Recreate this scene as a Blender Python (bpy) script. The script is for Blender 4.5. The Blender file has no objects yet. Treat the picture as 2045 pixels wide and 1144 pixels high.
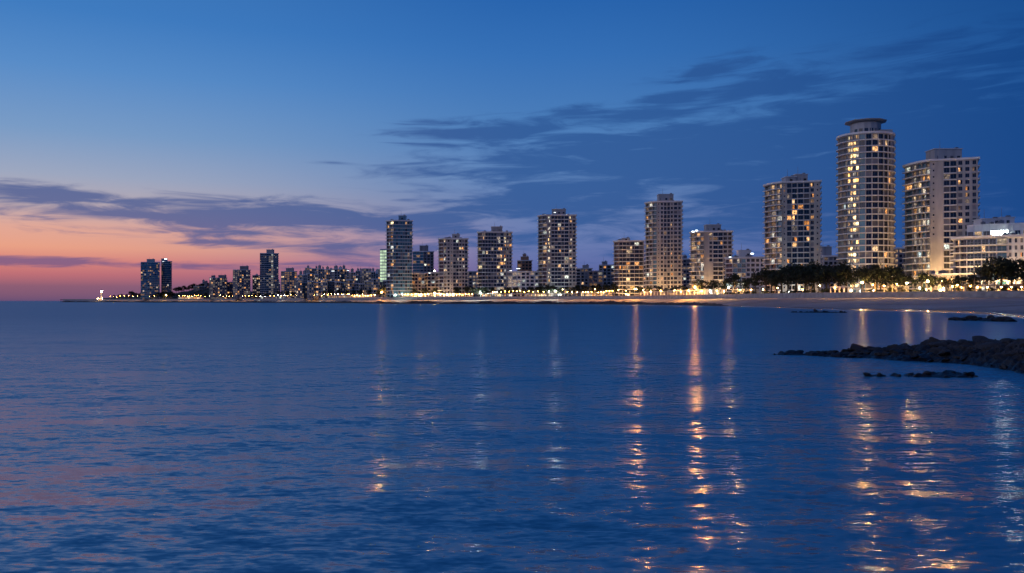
import bpy, bmesh, math, random
import numpy as np
from mathutils import Vector, noise as mnoise

random.seed(7); np.random.seed(7)
scene = bpy.context.scene
col = scene.collection
R = math.radians

# ------------------------------------------------------------------ camera
CAM_H, F, CX, HY = 2.2, 1704.0, 1022.5, 601.0      # eye height, focal length in photo pixels, centre column, horizon row
cam_d = bpy.data.cameras.new('camera'); cam = bpy.data.objects.new('camera', cam_d); col.objects.link(cam)
cam.location = (0, 0, CAM_H); cam.rotation_euler = (R(90), 0, 0)
cam_d.sensor_width = 36; cam_d.lens = 36 * F / 2045; cam_d.shift_y = 29 / 2045
cam_d.clip_start = 0.5; cam_d.clip_end = 90000
scene.camera = cam

# ------------------------------------------------------------------ world: dusk sky
def srgb(r, g, b):
    f = lambda c: (c / 255 / 12.92) if c / 255 <= .04045 else ((c / 255 + .055) / 1.055) ** 2.4
    return (f(r), f(g), f(b), 1)
def px_dir(px, py):
    x, z = (px - CX) / F, (HY - py) / F
    return math.atan2(x, 1), math.atan2(z, math.hypot(x, 1))

world = bpy.data.worlds.new('World'); scene.world = world; world.use_nodes = True
wn, wl = world.node_tree.nodes, world.node_tree.links
wn.clear()
def N(t, **kw):
    n = wn.new(t)
    for k, v in kw.items(): setattr(n, k, v)
    return n
def M(op, a, b=None, c=None, clamp=False):
    n = wn.new('ShaderNodeMath'); n.operation = op; n.use_clamp = clamp
    for i, v in enumerate((a, b, c)):
        if v is None: continue
        if isinstance(v, (int, float)): n.inputs[i].default_value = v
        else: wl.new(v, n.inputs[i])
    return n.outputs[0]
def smooth(v, a, b):
    n = wn.new('ShaderNodeMapRange'); n.interpolation_type = 'SMOOTHSTEP'
    wl.new(v, n.inputs[0]); n.inputs[1].default_value = a; n.inputs[2].default_value = b
    return n.outputs[0]
def mixc(f, a, b):
    n = wn.new('ShaderNodeMix'); n.data_type = 'RGBA'
    wl.new(f, n.inputs[0])
    for s, v in ((6, a), (7, b)):
        if isinstance(v, tuple): n.inputs[s].default_value = v
        else: wl.new(v, n.inputs[s])
    return n.outputs[2]
def ramp(v, stops):
    n = wn.new('ShaderNodeValToRGB'); wl.new(v, n.inputs[0]); e = n.color_ramp.elements
    while len(e) > 1: e.remove(e[-1])
    e[0].position = stops[0][0]; e[0].color = srgb(*stops[0][1])
    for p, c in stops[1:]:
        k = e.new(p); k.color = srgb(*c)
    return n.outputs[0]
tc = N('ShaderNodeTexCoord'); sep = N('ShaderNodeSeparateXYZ'); wl.new(tc.outputs['Generated'], sep.inputs[0])
el = M('ARCSINE', sep.outputs[2]); az = M('ARCTAN2', sep.outputs[0], sep.outputs[1])
AZ_SUN = -0.80                                    # where the sun went down, beyond the left end of the bay
glow = M('COSINE', M('SUBTRACT', az, AZ_SUN))
e2 = M('SQRT', M('MULTIPLY', M('MAXIMUM', el, 0.0), 1 / 1.5708, clamp=True))   # ramp position: denser near the horizon
def q(e): return math.sqrt(min(1, e / 1.5708))
west = ramp(e2, [(q(0), (92, 76, 116)), (q(.0156), (142, 94, 116)), (q(.028), (192, 112, 118)), (q(.041), (218, 132, 122)), (q(.056), (234, 162, 134)),
                 (q(.076), (226, 168, 150)), (q(.101), (188, 172, 178)), (q(.131), (158, 168, 192)), (q(.176), (122, 156, 198)), (q(.24), (88, 140, 200)),
                 (q(.297), (64, 124, 192)), (q(.6), (32, 82, 152)), (1, (20, 60, 125))])
middle = ramp(e2, [(q(0), (70, 80, 136)), (q(.024), (84, 92, 150)), (q(.0475), (98, 112, 168)), (q(.071), (106, 124, 176)), (q(.106), (102, 126, 176)),
                   (q(.147), (92, 130, 184)), (q(.205), (76, 126, 186)), (q(.28), (54, 112, 182)), (q(.35), (38, 98, 172)), (q(.7), (22, 70, 140)), (1, (18, 58, 122))])
east = ramp(e2, [(q(0), (44, 78, 138)), (q(.05), (34, 80, 144)), (q(.15), (22, 76, 144)), (q(.226), (20, 76, 144)), (q(.3), (18, 70, 136)), (q(.7), (14, 56, 116)), (1, (14, 52, 110))])
w1 = smooth(glow, .66, .985); w2 = smooth(glow, .05, .70)
clear = mixc(w1, mixc(w2, east, middle), west)
# clouds: banks at fixed bearings, torn by a stretched noise
cvec = N('ShaderNodeCombineXYZ')
wl.new(M('MULTIPLY', az, 4.2), cvec.inputs[0]); wl.new(M('MULTIPLY', M('ADD', el, M('MULTIPLY', az, -.02)), 30.0), cvec.inputs[1])
n1 = N('ShaderNodeTexNoise'); wl.new(cvec.outputs[0], n1.inputs['Vector']); n1.inputs['Scale'].default_value = 2.1; n1.inputs['Detail'].default_value = 7
n1.inputs['Roughness'].default_value = .6; n1.inputs['Distortion'].default_value = .9
dirv = N('ShaderNodeCombineXYZ'); wl.new(az, dirv.inputs[0]); wl.new(el, dirv.inputs[1])
def bank(px, py, rx, ry, amp, tilt=0.0):
    a0, e0 = px_dir(px, py); mp = N('ShaderNodeMapping'); mp.vector_type = 'TEXTURE'; wl.new(dirv.outputs[0], mp.inputs[0])
    mp.inputs['Location'].default_value = (a0, e0, 0); mp.inputs['Rotation'].default_value = (0, 0, tilt); mp.inputs['Scale'].default_value = (1.75 * rx / F, 1.75 * ry / F, 1)
    g = N('ShaderNodeTexGradient'); g.gradient_type = 'SPHERICAL'; wl.new(mp.outputs[0], g.inputs[0])
    return M('MULTIPLY', g.outputs['Fac'], amp * 1.25)
banks = [(100, 390, 210, 17, .9, -.02), (500, 430, 330, 30, 1.0, -.01), (780, 440, 240, 28, .85, 0), (430, 464, 280, 12, .7, 0), (110, 436, 170, 10, .5, 0), (240, 527, 360, 8, .8, -.01), (600, 527, 260, 6, .55, 0),
         (480, 486, 110, 10, .75, 0), (710, 492, 150, 22, .7, 0), (1000, 264, 180, 22, .9, .02), (1380, 308, 440, 64, 1.05, .06), (1850, 320, 540, 160, 1.1, .04),
         (1180, 390, 340, 60, .85, .08), (1400, 148, 110, 22, .8, .2), (1590, 166, 180, 26, .85, .04), (1345, 192, 80, 18, .85, .04), (1240, 232, 220, 24, .8, .04),
         (880, 288, 90, 7, .75, 0), (1800, 96, 120, 18, .7, .08), (660, 325, 60, 4, .5, 0), (1500, 430, 520, 80, .66, .0), (1850, 190, 300, 44, .82, .06), (1000, 470, 300, 40, .55, 0)]
dens = None
for b in banks: dens = bank(*b) if dens is None else M('MAXIMUM', dens, bank(*b))
back = smooth(M('COSINE', az), .35, -.2)                  # the same broken cloud goes on behind the viewer
dens = M('MAXIMUM', dens, M('MULTIPLY', M('MULTIPLY', back, .6), smooth(el, .9, .2)))
n2 = N('ShaderNodeTexNoise'); wl.new(cvec.outputs[0], n2.inputs['Vector']); n2.inputs['Scale'].default_value = 4.2; n2.inputs['Detail'].default_value = 4; n2.inputs['Distortion'].default_value = .8
dens = M('MULTIPLY', dens, M('MULTIPLY_ADD', n2.outputs[0], 1.0, .5))
cl = smooth(M('ADD', dens, M('MULTIPLY', M('SUBTRACT', n1.outputs[0], .5), 2.1)), .18, .86)
cl = M('MULTIPLY', cl, M('MULTIPLY', smooth(dens, .02, .35), .84))
cloud_col = mixc(w1, mixc(w2, srgb(12, 64, 130), srgb(46, 88, 150)), mixc(smooth(el, .03, .075), srgb(124, 92, 132), srgb(72, 92, 147)))
sky = mixc(cl, clear, cloud_col)
lower = smooth(sep.outputs[2], 0.0, -.05)
sky = mixc(lower, sky, srgb(20, 50, 95))
bg = N('ShaderNodeBackground'); wl.new(sky, bg.inputs[0]); bg.inputs[1].default_value = 1.0
wo = N('ShaderNodeOutputWorld'); wl.new(bg.outputs[0], wo.inputs[0])

# ------------------------------------------------------------------ afterglow (the set sun's broad soft light) and exposure
sun_d = bpy.data.lights.new('afterglow', 'SUN'); sun_d.energy = 0.52; sun_d.angle = R(70); sun_d.color = (1.0, .86, .88)
sun = bpy.data.objects.new('afterglow', sun_d); col.objects.link(sun)
sun.rotation_euler = Vector((.80, .52, -.30)).to_track_quat('-Z', 'Y').to_euler()
vs = scene.view_settings
vs.view_transform = 'Standard'; vs.look = 'None'; vs.exposure = 0; vs.gamma = 1; vs.use_curve_mapping = False
scene.render.engine = 'CYCLES'
cy = scene.cycles
cy.use_denoising = True; cy.max_bounces = 5; cy.diffuse_bounces = 2; cy.glossy_bounces = 3; cy.transmission_bounces = 2; cy.transparent_max_bounces = 8
cy.sample_clamp_indirect = 40; cy.caustics_reflective = False; cy.caustics_refractive = False; cy.use_light_tree = True

# ------------------------------------------------------------------ helpers
def K(px): return (px - CX) / F
def X(px, Y): return K(px) * Y
def Z(py, Y): return CAM_H + (HY - py) / F * Y
def tag(o, label=None, cat=None, group=None, kind=None):
    for k, v in (('label', label), ('category', cat), ('group', group), ('kind', kind)):
        if v: o[k] = v
    return o
def empty(name, loc, rz=0):
    o = bpy.data.objects.new(name, None); col.objects.link(o); o.location = loc; o.rotation_euler[2] = rz; o.empty_display_size = .5
    return o
def link(name, me, parent=None, loc=(0, 0, 0), rz=0):
    o = bpy.data.objects.new(name, me); col.objects.link(o); o.location = loc; o.rotation_euler[2] = rz
    if parent: o.parent = parent
    return o
def copy_tree(o, parent=None):
    c = o.copy(); col.objects.link(c); c.parent = parent
    for ch in o.children: copy_tree(ch, c)
    return c
_ones = 'first second third fourth fifth sixth seventh eighth ninth tenth eleventh twelfth thirteenth fourteenth fifteenth sixteenth seventeenth eighteenth nineteenth'.split()
def ORD(i):
    if i < 19: return _ones[i]
    t, u = divmod(i + 1, 10); return ('twentieth', 'thirtieth', 'fortieth')[t - 2] if u == 0 else ('twenty', 'thirty', 'forty')[t - 2] + '-' + _ones[u - 1]
class MB:
    def __init__(s): s.v = []; s.f = []; s.m = []
    def face(s, pts, m=0):
        i = len(s.v); s.v += [tuple(p) for p in pts]; s.f.append(tuple(range(i, i + len(pts)))); s.m.append(m)
    def box(s, x0, x1, y0, y1, z0, z1, m=0):
        i = len(s.v)
        s.v += [(x0, y0, z0), (x1, y0, z0), (x1, y1, z0), (x0, y1, z0), (x0, y0, z1), (x1, y0, z1), (x1, y1, z1), (x0, y1, z1)]
        s.f += [tuple(i + k for k in q_) for q_ in ((0, 3, 2, 1), (4, 5, 6, 7), (0, 1, 5, 4), (1, 2, 6, 5), (2, 3, 7, 6), (3, 0, 4, 7))]; s.m += [m] * 6
    def prism(s, poly, z0, z1, m=0):
        n = len(poly); i = len(s.v)
        s.v += [(p[0], p[1], z0) for p in poly] + [(p[0], p[1], z1) for p in poly]
        s.f.append(tuple(i + n - 1 - k for k in range(n))); s.f.append(tuple(i + n + k for k in range(n)))
        for k in range(n):
            l = (k + 1) % n; s.f.append((i + k, i + l, i + n + l, i + n + k))
        s.m += [m] * (n + 2)
    def tube(s, pts, rads, n=6, m=0, cap=True):
        i0 = len(s.v); L = len(pts); pts = [Vector(p) for p in pts]
        for a in range(L):
            d = (pts[min(a + 1, L - 1)] - pts[max(a - 1, 0)]).normalized()
            u = d.cross(Vector((0, 1, 0) if abs(d.y) < .9 else (1, 0, 0))).normalized(); w = d.cross(u)
            for k in range(n):
                t = 2 * math.pi * k / n; s.v.append(tuple(pts[a] + (u * math.cos(t) + w * math.sin(t)) * rads[a]))
        for a in range(L - 1):
            for k in range(n):
                l = (k + 1) % n; s.f.append((i0 + a * n + k, i0 + a * n + l, i0 + (a + 1) * n + l, i0 + (a + 1) * n + k)); s.m.append(m)
        if cap:
            s.f.append(tuple(i0 + (L - 1) * n + k for k in range(n))); s.m.append(m)
    def lathe(s, prof, n=10, m=0, c=(0, 0)):
        i0 = len(s.v)
        for r, z in prof:
            for k in range(n):
                t = 2 * math.pi * k / n; s.v.append((c[0] + r * math.cos(t), c[1] + r * math.sin(t), z))
        for a in range(len(prof) - 1):
            for k in range(n):
                l = (k + 1) % n; s.f.append((i0 + a * n + k, i0 + a * n + l, i0 + (a + 1) * n + l, i0 + (a + 1) * n + k)); s.m.append(m)
    def mesh(s, name, mats, smooth=False):
        me = bpy.data.meshes.new(name); me.from_pydata(s.v, [], s.f)
        for m in (mats if isinstance(mats, (list, tuple)) else [mats]): me.materials.append(m)
        me.polygons.foreach_set('material_index', s.m)
        if smooth: me.polygons.foreach_set('use_smooth', [True] * len(s.f))
        me.update(); return me
    def build(s, name, mats, parent=None, loc=(0, 0, 0), rz=0, smooth=False):
        return link(name, s.mesh(name, mats, smooth), parent, loc, rz)

# ------------------------------------------------------------------ materials
def new_mat(name):
    m = bpy.data.materials.new(name); m.use_nodes = True; nt = m.node_tree
    return m, nt.nodes, nt.links, nt.nodes['Principled BSDF']
def surf(name, c1, c2, rough=.8, scale=.3, detail=6, bump=0, spec=.4, stretch=(1, 1, 1), bscale=None, metallic=0):
    m, n, l, p = new_mat(name)
    g = n.new('ShaderNodeNewGeometry'); mp = n.new('ShaderNodeMapping'); mp.inputs['Scale'].default_value = stretch; l.new(g.outputs['Position'], mp.inputs[0])
    t = n.new('ShaderNodeTexNoise'); t.inputs['Scale'].default_value = scale; t.inputs['Detail'].default_value = detail; l.new(mp.outputs[0], t.inputs[0])
    r = n.new('ShaderNodeValToRGB'); r.color_ramp.elements[0].position = .32; r.color_ramp.elements[1].position = .68
    r.color_ramp.elements[0].color = (*c1, 1); r.color_ramp.elements[1].color = (*c2, 1); l.new(t.outputs[0], r.inputs[0]); l.new(r.outputs[0], p.inputs['Base Color'])
    p.inputs['Roughness'].default_value = rough; p.inputs['Specular IOR Level'].default_value = spec; p.inputs['Metallic'].default_value = metallic
    if bump:
        b = n.new('ShaderNodeBump'); b.inputs['Strength'].default_value = .8; b.inputs['Distance'].default_value = bump
        t2 = n.new('ShaderNodeTexNoise'); t2.inputs['Scale'].default_value = bscale or scale * 6; t2.inputs['Detail'].default_value = 8; l.new(g.outputs['Position'], t2.inputs[0])
        l.new(t2.outputs[0], b.inputs['Height']); l.new(b.outputs[0], p.inputs['Normal'])
    return m
def glass(name, c, rough=.08, spec=.9):
    m, n, l, p = new_mat(name); p.inputs['Base Color'].default_value = (*c, 1); p.inputs['Roughness'].default_value = rough; p.inputs['Specular IOR Level'].default_value = spec
    oi = n.new('ShaderNodeObjectInfo'); hs = n.new('ShaderNodeHueSaturation'); hs.inputs['Color'].default_value = (*c, 1)
    mr = n.new('ShaderNodeMapRange'); l.new(oi.outputs['Random'], mr.inputs[0]); mr.inputs[3].default_value = .5; mr.inputs[4].default_value = 1.6
    l.new(mr.outputs[0], hs.inputs['Value']); l.new(hs.outputs[0], p.inputs['Base Color'])
    return m
def see_glass(name, c, clear):
    m, n, l, p = new_mat(name); p.inputs['Base Color'].default_value = (*c, 1); p.inputs['Roughness'].default_value = .12; p.inputs['Specular IOR Level'].default_value = .8
    tr = n.new('ShaderNodeBsdfTransparent'); mx = n.new('ShaderNodeMixShader'); mx.inputs[0].default_value = clear; l.new(p.outputs[0], mx.inputs[1]); l.new(tr.outputs[0], mx.inputs[2]); l.new(mx.outputs[0], n['Material Output'].inputs[0])
    return m
def lit(name, c, strength, var=.88, sampling='NONE', scale=1.3):
    """a lit room behind a pane: lamps and curtains make it uneven"""
    m, n, l, p = new_mat(name)
    p.inputs['Base Color'].default_value = (.03, .03, .03, 1); p.inputs['Roughness'].default_value = .15
    g = n.new('ShaderNodeNewGeometry'); t = n.new('ShaderNodeTexNoise'); t.inputs['Scale'].default_value = scale; t.inputs['Detail'].default_value = 3; l.new(g.outputs['Position'], t.inputs[0])
    mr = n.new('ShaderNodeMapRange'); l.new(t.outputs[0], mr.inputs[0]); mr.inputs[1].default_value = .36; mr.inputs[2].default_value = .68
    mr.inputs[3].default_value = strength * (1 - var); mr.inputs[4].default_value = strength * (1 + var)
    oi = n.new('ShaderNodeObjectInfo'); mc = n.new('ShaderNodeMix'); mc.data_type = 'RGBA'; l.new(oi.outputs['Random'], mc.inputs[0])
    mc.inputs[6].default_value = (c[0], c[1] * .82, c[2] * .6, 1); mc.inputs[7].default_value = (c[0], min(1, c[1] * 1.2 + .05), min(1, c[2] * 1.5 + .08), 1); l.new(mc.outputs[2], p.inputs['Emission Color'])
    mu = n.new('ShaderNodeMath'); mu.operation = 'MULTIPLY'; l.new(mr.outputs[0], mu.inputs[0]); m2 = n.new('ShaderNodeMath'); m2.operation = 'FRACT'; m3 = n.new('ShaderNodeMath'); m3.operation = 'MULTIPLY_ADD'
    m4 = n.new('ShaderNodeMath'); m4.operation = 'MULTIPLY'; l.new(oi.outputs['Random'], m4.inputs[0]); m4.inputs[1].default_value = 17.3; l.new(m4.outputs[0], m2.inputs[0]); l.new(m2.outputs[0], m3.inputs[0]); m3.inputs[1].default_value = 1.2; m3.inputs[2].default_value = .4
    l.new(m3.outputs[0], mu.inputs[1]); l.new(mu.outputs[0], p.inputs['Emission Strength'])
    m.cycles.emission_sampling = sampling
    return m
def lamp_mat(name, c, strength):
    m, n, l, p = new_mat(name); p.inputs['Base Color'].default_value = (.8, .8, .8, 1)
    p.inputs['Emission Color'].default_value = (*c, 1); p.inputs['Emission Strength'].default_value = strength
    m.cycles.emission_sampling = 'FRONT'
    return m
MAT = {
    'stucco':   surf('stucco', (.33, .32, .315), (.50, .48, .465), .85, .35, stretch=(1, 1, .16)),
    'stucco_w': surf('stucco_white', (.64, .63, .62), (.78, .77, .76), .8, .35, stretch=(1, 1, .16)),
    'stucco_b': surf('stucco_beige', (.37, .325, .29), (.48, .43, .385), .85, .35, stretch=(1, 1, .16)),
    'stucco_g': surf('stucco_grey', (.30, .29, .29), (.42, .41, .41), .85, .35, stretch=(1, 1, .16)),
    'stucco_d': surf('stucco_dark', (.17, .17, .19), (.27, .26, .28), .85, .35, stretch=(1, 1, .16)),
    'stucco_r': surf('stucco_rust', (.30, .16, .10), (.40, .24, .17), .85, .12),
    'curtain':  surf('curtain_wall', (.09, .19, .26), (.14, .27, .35), .3, .2, spec=.7),
    'slab':     surf('slab_paint', (.68, .67, .67), (.80, .79, .79), .7, .3),
    'frame':    surf('window_frame_paint', (.16, .16, .17), (.22, .22, .23), .5, 1),
    'frame_w':  surf('window_frame_white', (.55, .55, .55), (.65, .65, .65), .5, 1),
    'roof':     surf('roof_felt', (.14, .13, .13), (.22, .21, .21), .9, .4),
    'metal':    surf('painted_metal', (.20, .20, .21), (.28, .28, .29), .45, 1, metallic=.4),
    'pole':     surf('pole_paint', (.42, .40, .37), (.52, .50, .46), .5, 1),
    'dark':     glass('glass_dark', (.014, .018, .028)),
    'teal':     glass('glass_teal', (.07, .20, .27), .12),
    'grey':     glass('glass_curtained', (.16, .16, .18), .3, .5),
    'rail':     see_glass('balcony_glass', (.08, .14, .17), .78),
    'warm':     lit('lit_warm', (1, .50, .17), .85),
    'yellow':   lit('lit_yellow', (1, .66, .27), 1.7),
    'orange':   lit('lit_orange', (1, .42, .10), 1.0),
    'pale':     lit('lit_pale', (1, .80, .55), .7),
    'bandlit':  lit('lit_band', (1, .58, .20), 3.4),
    'dim':      lit('lit_dim', (1, .64, .40), .20),
    'white':    lit('lit_white', (.80, .95, 1.0), 1.0),
    'cool':     lit('lit_cool', (.72, .93, 1.0), 30, .85),
    'mint':     lit('lit_mint', (.62, 1.0, .88), 1.0, .4, scale=.2),
}
PAL = {   # name: (probability of a lit room, [(material, weight)])
    'off': (.04, [('dim', 1)]), 'few': (.12, [('dim', 4), ('warm', 2), ('pale', 1), ('orange', 1), ('white', .7)]), 'some': (.19, [('dim', 3), ('warm', 3), ('orange', 2), ('yellow', 1), ('pale', 2), ('white', 1)]),
    'many': (.5, [('dim', 4), ('warm', 3), ('pale', 3), ('orange', 1), ('yellow', 1)]), 'band': (.78, [('bandlit', 5), ('yellow', 2), ('warm', 2), ('pale', 2), ('dim', 2)]),
    'glowy': (.72, [('dim', 6), ('pale', 2), ('warm', 2), ('white', .4)]), 'column': (.9, [('pale', 3), ('white', 1), ('yellow', 1)]), 'mint': (1.0, [('mint', 1)]),
    'orange': (.27, [('orange', 3), ('warm', 2), ('dim', 2)]), 'cold': (.35, [('white', 2), ('dim', 2), ('pale', 1)]), 'shop': (.9, [('yellow', 2), ('warm', 3), ('pale', 2)]),
}
def pick(pal, dark):
    p, ws = PAL[pal]
    if random.random() < p:
        return random.choices([w[0] for w in ws], [w[1] for w in ws])[0]
    r = random.random()
    return dark if r < .72 else ('grey' if r < .88 else 'dark')
# ------------------------------------------------------------------ water
def water_material():
    m, n, l, p = new_mat('sea_water')
    p.inputs['Base Color'].default_value = (.030, .22, .35, 1); p.inputs['IOR'].default_value = 1.45; p.inputs['Specular IOR Level'].default_value = .9; p.inputs['Roughness'].default_value = .07
    p.inputs['Anisotropic'].default_value = .72; tg = n.new('ShaderNodeCombineXYZ'); tg.inputs[1].default_value = 1.0; l.new(tg.outputs[0], p.inputs['Tangent'])   # wavelet crests lie along the shore
    g = n.new('ShaderNodeNewGeometry'); acc = None
    def vm(op, a, b=None, s=None):
        v = n.new('ShaderNodeVectorMath'); v.operation = op; l.new(a, v.inputs[0])
        if b is not None:
            if isinstance(b, tuple): v.inputs[1].default_value = b
            else: l.new(b, v.inputs[1])
        if s is not None:
            if isinstance(s, float): v.inputs['Scale'].default_value = s
            else: l.new(s, v.inputs['Scale'])
        return v.outputs[0]
    for sc, st, amp, rot in ((.30, (.30, 1, 1), (.015, .13, 0), .06), (1.1, (.28, 1, 1), (.03, .26, 0), -.08), (3.6, (.32, 1, 1), (.05, .46, 0), .06), (9.0, (.38, 1, 1), (.07, .64, 0), -.04), (22.0, (.45, 1, 1), (.06, .50, 0), .04)):
        mp = n.new('ShaderNodeMapping'); mp.inputs['Scale'].default_value = st; mp.inputs['Rotation'].default_value = (0, 0, rot); l.new(g.outputs['Position'], mp.inputs[0])
        t = n.new('ShaderNodeTexNoise'); t.inputs['Scale'].default_value = sc; t.inputs['Detail'].default_value = 2; t.inputs['Distortion'].default_value = .3; l.new(mp.outputs[0], t.inputs[0])
        v = vm('MULTIPLY', vm('SUBTRACT', t.outputs['Color'], (.5, .5, .5)), amp)
        acc = v if acc is None else vm('ADD', acc, v)
    # smooth and wind-ruffled patches
    mp = n.new('ShaderNodeMapping'); mp.inputs['Scale'].default_value = (.25, 1, 1); l.new(g.outputs['Position'], mp.inputs[0])
    t = n.new('ShaderNodeTexNoise'); t.inputs['Scale'].default_value = .045; t.inputs['Detail'].default_value = 4; l.new(mp.outputs[0], t.inputs[0])
    mr = n.new('ShaderNodeMapRange'); l.new(t.outputs[0], mr.inputs[0]); mr.inputs[1].default_value = .35; mr.inputs[2].default_value = .65; mr.inputs[3].default_value = .65; mr.inputs[4].default_value = 1.25
    # unresolved wavelets as micro-roughness, graded by distance from the viewpoint; ripples fade likewise
    ln = n.new('ShaderNodeSeparateXYZ'); l.new(g.outputs['Position'], ln.inputs[0])
    lg = n.new('ShaderNodeMath'); lg.operation = 'LOGARITHM'; l.new(ln.outputs[1], lg.inputs[0]); lg.inputs[1].default_value = 10
    rr = n.new('ShaderNodeMapRange'); l.new(lg.outputs[0], rr.inputs[0]); rr.inputs[1].default_value = .85; rr.inputs[2].default_value = 2.1; rr.inputs[3].default_value = .165; rr.inputs[4].default_value = .36; l.new(rr.outputs[0], p.inputs['Roughness'])
    ra = n.new('ShaderNodeMapRange'); l.new(lg.outputs[0], ra.inputs[0]); ra.inputs[1].default_value = 1.3; ra.inputs[2].default_value = 2.2; ra.inputs[3].default_value = 1.0; ra.inputs[4].default_value = .30
    mm = n.new('ShaderNodeMath'); mm.operation = 'MULTIPLY'; l.new(mr.outputs[0], mm.inputs[0]); l.new(ra.outputs[0], mm.inputs[1])
    acc = vm('SCALE', acc, s=mm.outputs[0])
    nn = n.new('ShaderNodeVectorMath'); nn.operation = 'NORMALIZE'; l.new(vm('ADD', g.outputs['Normal'], acc), nn.inputs[0])
    l.new(nn.outputs[0], p.inputs['Normal'])
    return m
def build_water():
    ys = [-400, -60, -8, 0]; y = 1.5
    while y < 160: ys.append(y); y *= 1.0115
    while y < 60000: ys.append(y); y *= 1.25
    ys = np.array(ys + [60000.0])
    u = np.linspace(-1, 1, 361); u = np.concatenate(([-9, -3.5, -1.7], u, [1.7, 3.5, 9]))
    w = np.maximum(ys, 0) * .72 + 5
    Yg, Ug = np.meshgrid(ys, u, indexing='ij'); Xg = Ug * w[:, None] + np.sign(Ug) * (np.abs(Ug) > 1) * 60
    sp = np.gradient(ys)[:, None]; Zg = np.zeros_like(Xg); dXg = np.zeros_like(Xg); rng = np.random.RandomState(3)
    fade = np.clip((150 - Yg) / 90, 0, 1) * np.clip((np.abs(Ug) <= 1) * 1.0, 0, 1) * np.clip((1 - np.abs(Ug)) * 12, 0, 1) * np.clip((Yg - 1) / 1.5, 0, 1)
    for i in range(54):
        lam = .45 * (9.0 / .45) ** (i / 53.0); th = R(90) + rng.normal(0, .36) + .10; k = 2 * math.pi / lam
        a = .0012 * lam ** .58 * rng.uniform(.5, 1.2) * 1.0
        wgt = np.clip((lam - 2.5 * sp) / (2.5 * sp + 1e-6), 0, 1)
        ph = k * (Xg * math.cos(th) + Yg * math.sin(th)) + rng.uniform(0, 6.28)
        Zg += a * wgt * np.sin(ph)
    Zg *= fade
    nr, nc = Xg.shape; co = np.stack([Xg, Yg, Zg], -1).reshape(-1, 3)
    i = np.arange(nr * nc).reshape(nr, nc)
    f = np.stack([i[:-1, :-1], i[:-1, 1:], i[1:, 1:], i[1:, :-1]], -1).reshape(-1, 4)
    me = bpy.data.meshes.new('sea'); me.vertices.add(len(co)); me.vertices.foreach_set('co', co.ravel())
    me.loops.add(f.size); me.loops.foreach_set('vertex_index', f.ravel()); me.polygons.add(len(f))
    me.polygons.foreach_set('loop_start', np.arange(0, f.size, 4)); me.polygons.foreach_set('use_smooth', np.ones(len(f), bool))
    me.update(calc_edges=True); me.materials.append(water_material())
    tag(link('sea', me), 'calm dark blue sea with streaks of reflected city light', kind='structure')
build_water()

# ------------------------------------------------------------------ shore: coast line and promenade line, by bearing
COAST = [(120, 1640), (150, 1600), (200, 1555), (300, 1410), (420, 1300), (540, 1150), (650, 930), (760, 720), (900, 670), (1110, 600), (1200, 560), (1300, 500), (1400, 415),
         (1500, 312), (1600, 240), (1700, 200), (1800, 178), (1900, 156), (1980, 132), (2045, 103), (2200, 84), (2500, 70)]
PROM = [(120, 1660), (150, 1640), (200, 1590), (300, 1445), (420, 1330), (540, 1180), (650, 965), (760, 745), (900, 705), (1110, 645), (1200, 600), (1300, 548), (1400, 480),
        (1500, 420), (1600, 375), (1700, 348), (1800, 332), (1900, 318), (1980, 308), (2045, 300), (2200, 280), (2500, 250)]
def interp(T, px): return float(np.interp(px, [t[0] for t in T], [t[1] for t in T]))
GZ = 5.2                                                   # promenade level
def strip(name, rows_fn, px0, px1, step, mat, label, kind='structure', smooth=True):
    """rows_fn(px) -> list of (Y, z); consecutive columns are joined"""
    cols = []; px = px0
    while px <= px1 + 1e-6:
        cols.append([(X(px, y), y, z) for y, z in rows_fn(px)]); px += step
    nr = len(cols[0]); mb = MB(); mb.v = [p for c in cols for p in c]
    for a in range(len(cols) - 1):
        for b in range(nr - 1):
            mb.f.append((a * nr + b, (a + 1) * nr + b, (a + 1) * nr + b + 1, a * nr + b + 1)); mb.m.append(0)
    o = mb.build(name, mat, smooth=smooth); return tag(o, label, kind=kind)
def fb(x, y, s, oct=4): return mnoise.fractal(Vector((x * s, y * s, 3.1)), 1.0, 2.0, oct)
def beach_rows(px):
    yc, yp = interp(COAST, px), interp(PROM, px); out = []
    for i in range(31):
        t = -.08 + 1.08 * i / 30; y = yc + (yp - yc) * t; x = X(px, y)
        z = 3.5 * (max(t, 0) ** 1.15) if t > 0 else t * 12
        z += .22 * fb(x, y, .05) * min(1, max(t, 0) * 5) + .10 * fb(x, y, .2) * min(1, max(t, 0) * 5)
        out.append((y, z))
    return out
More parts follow.
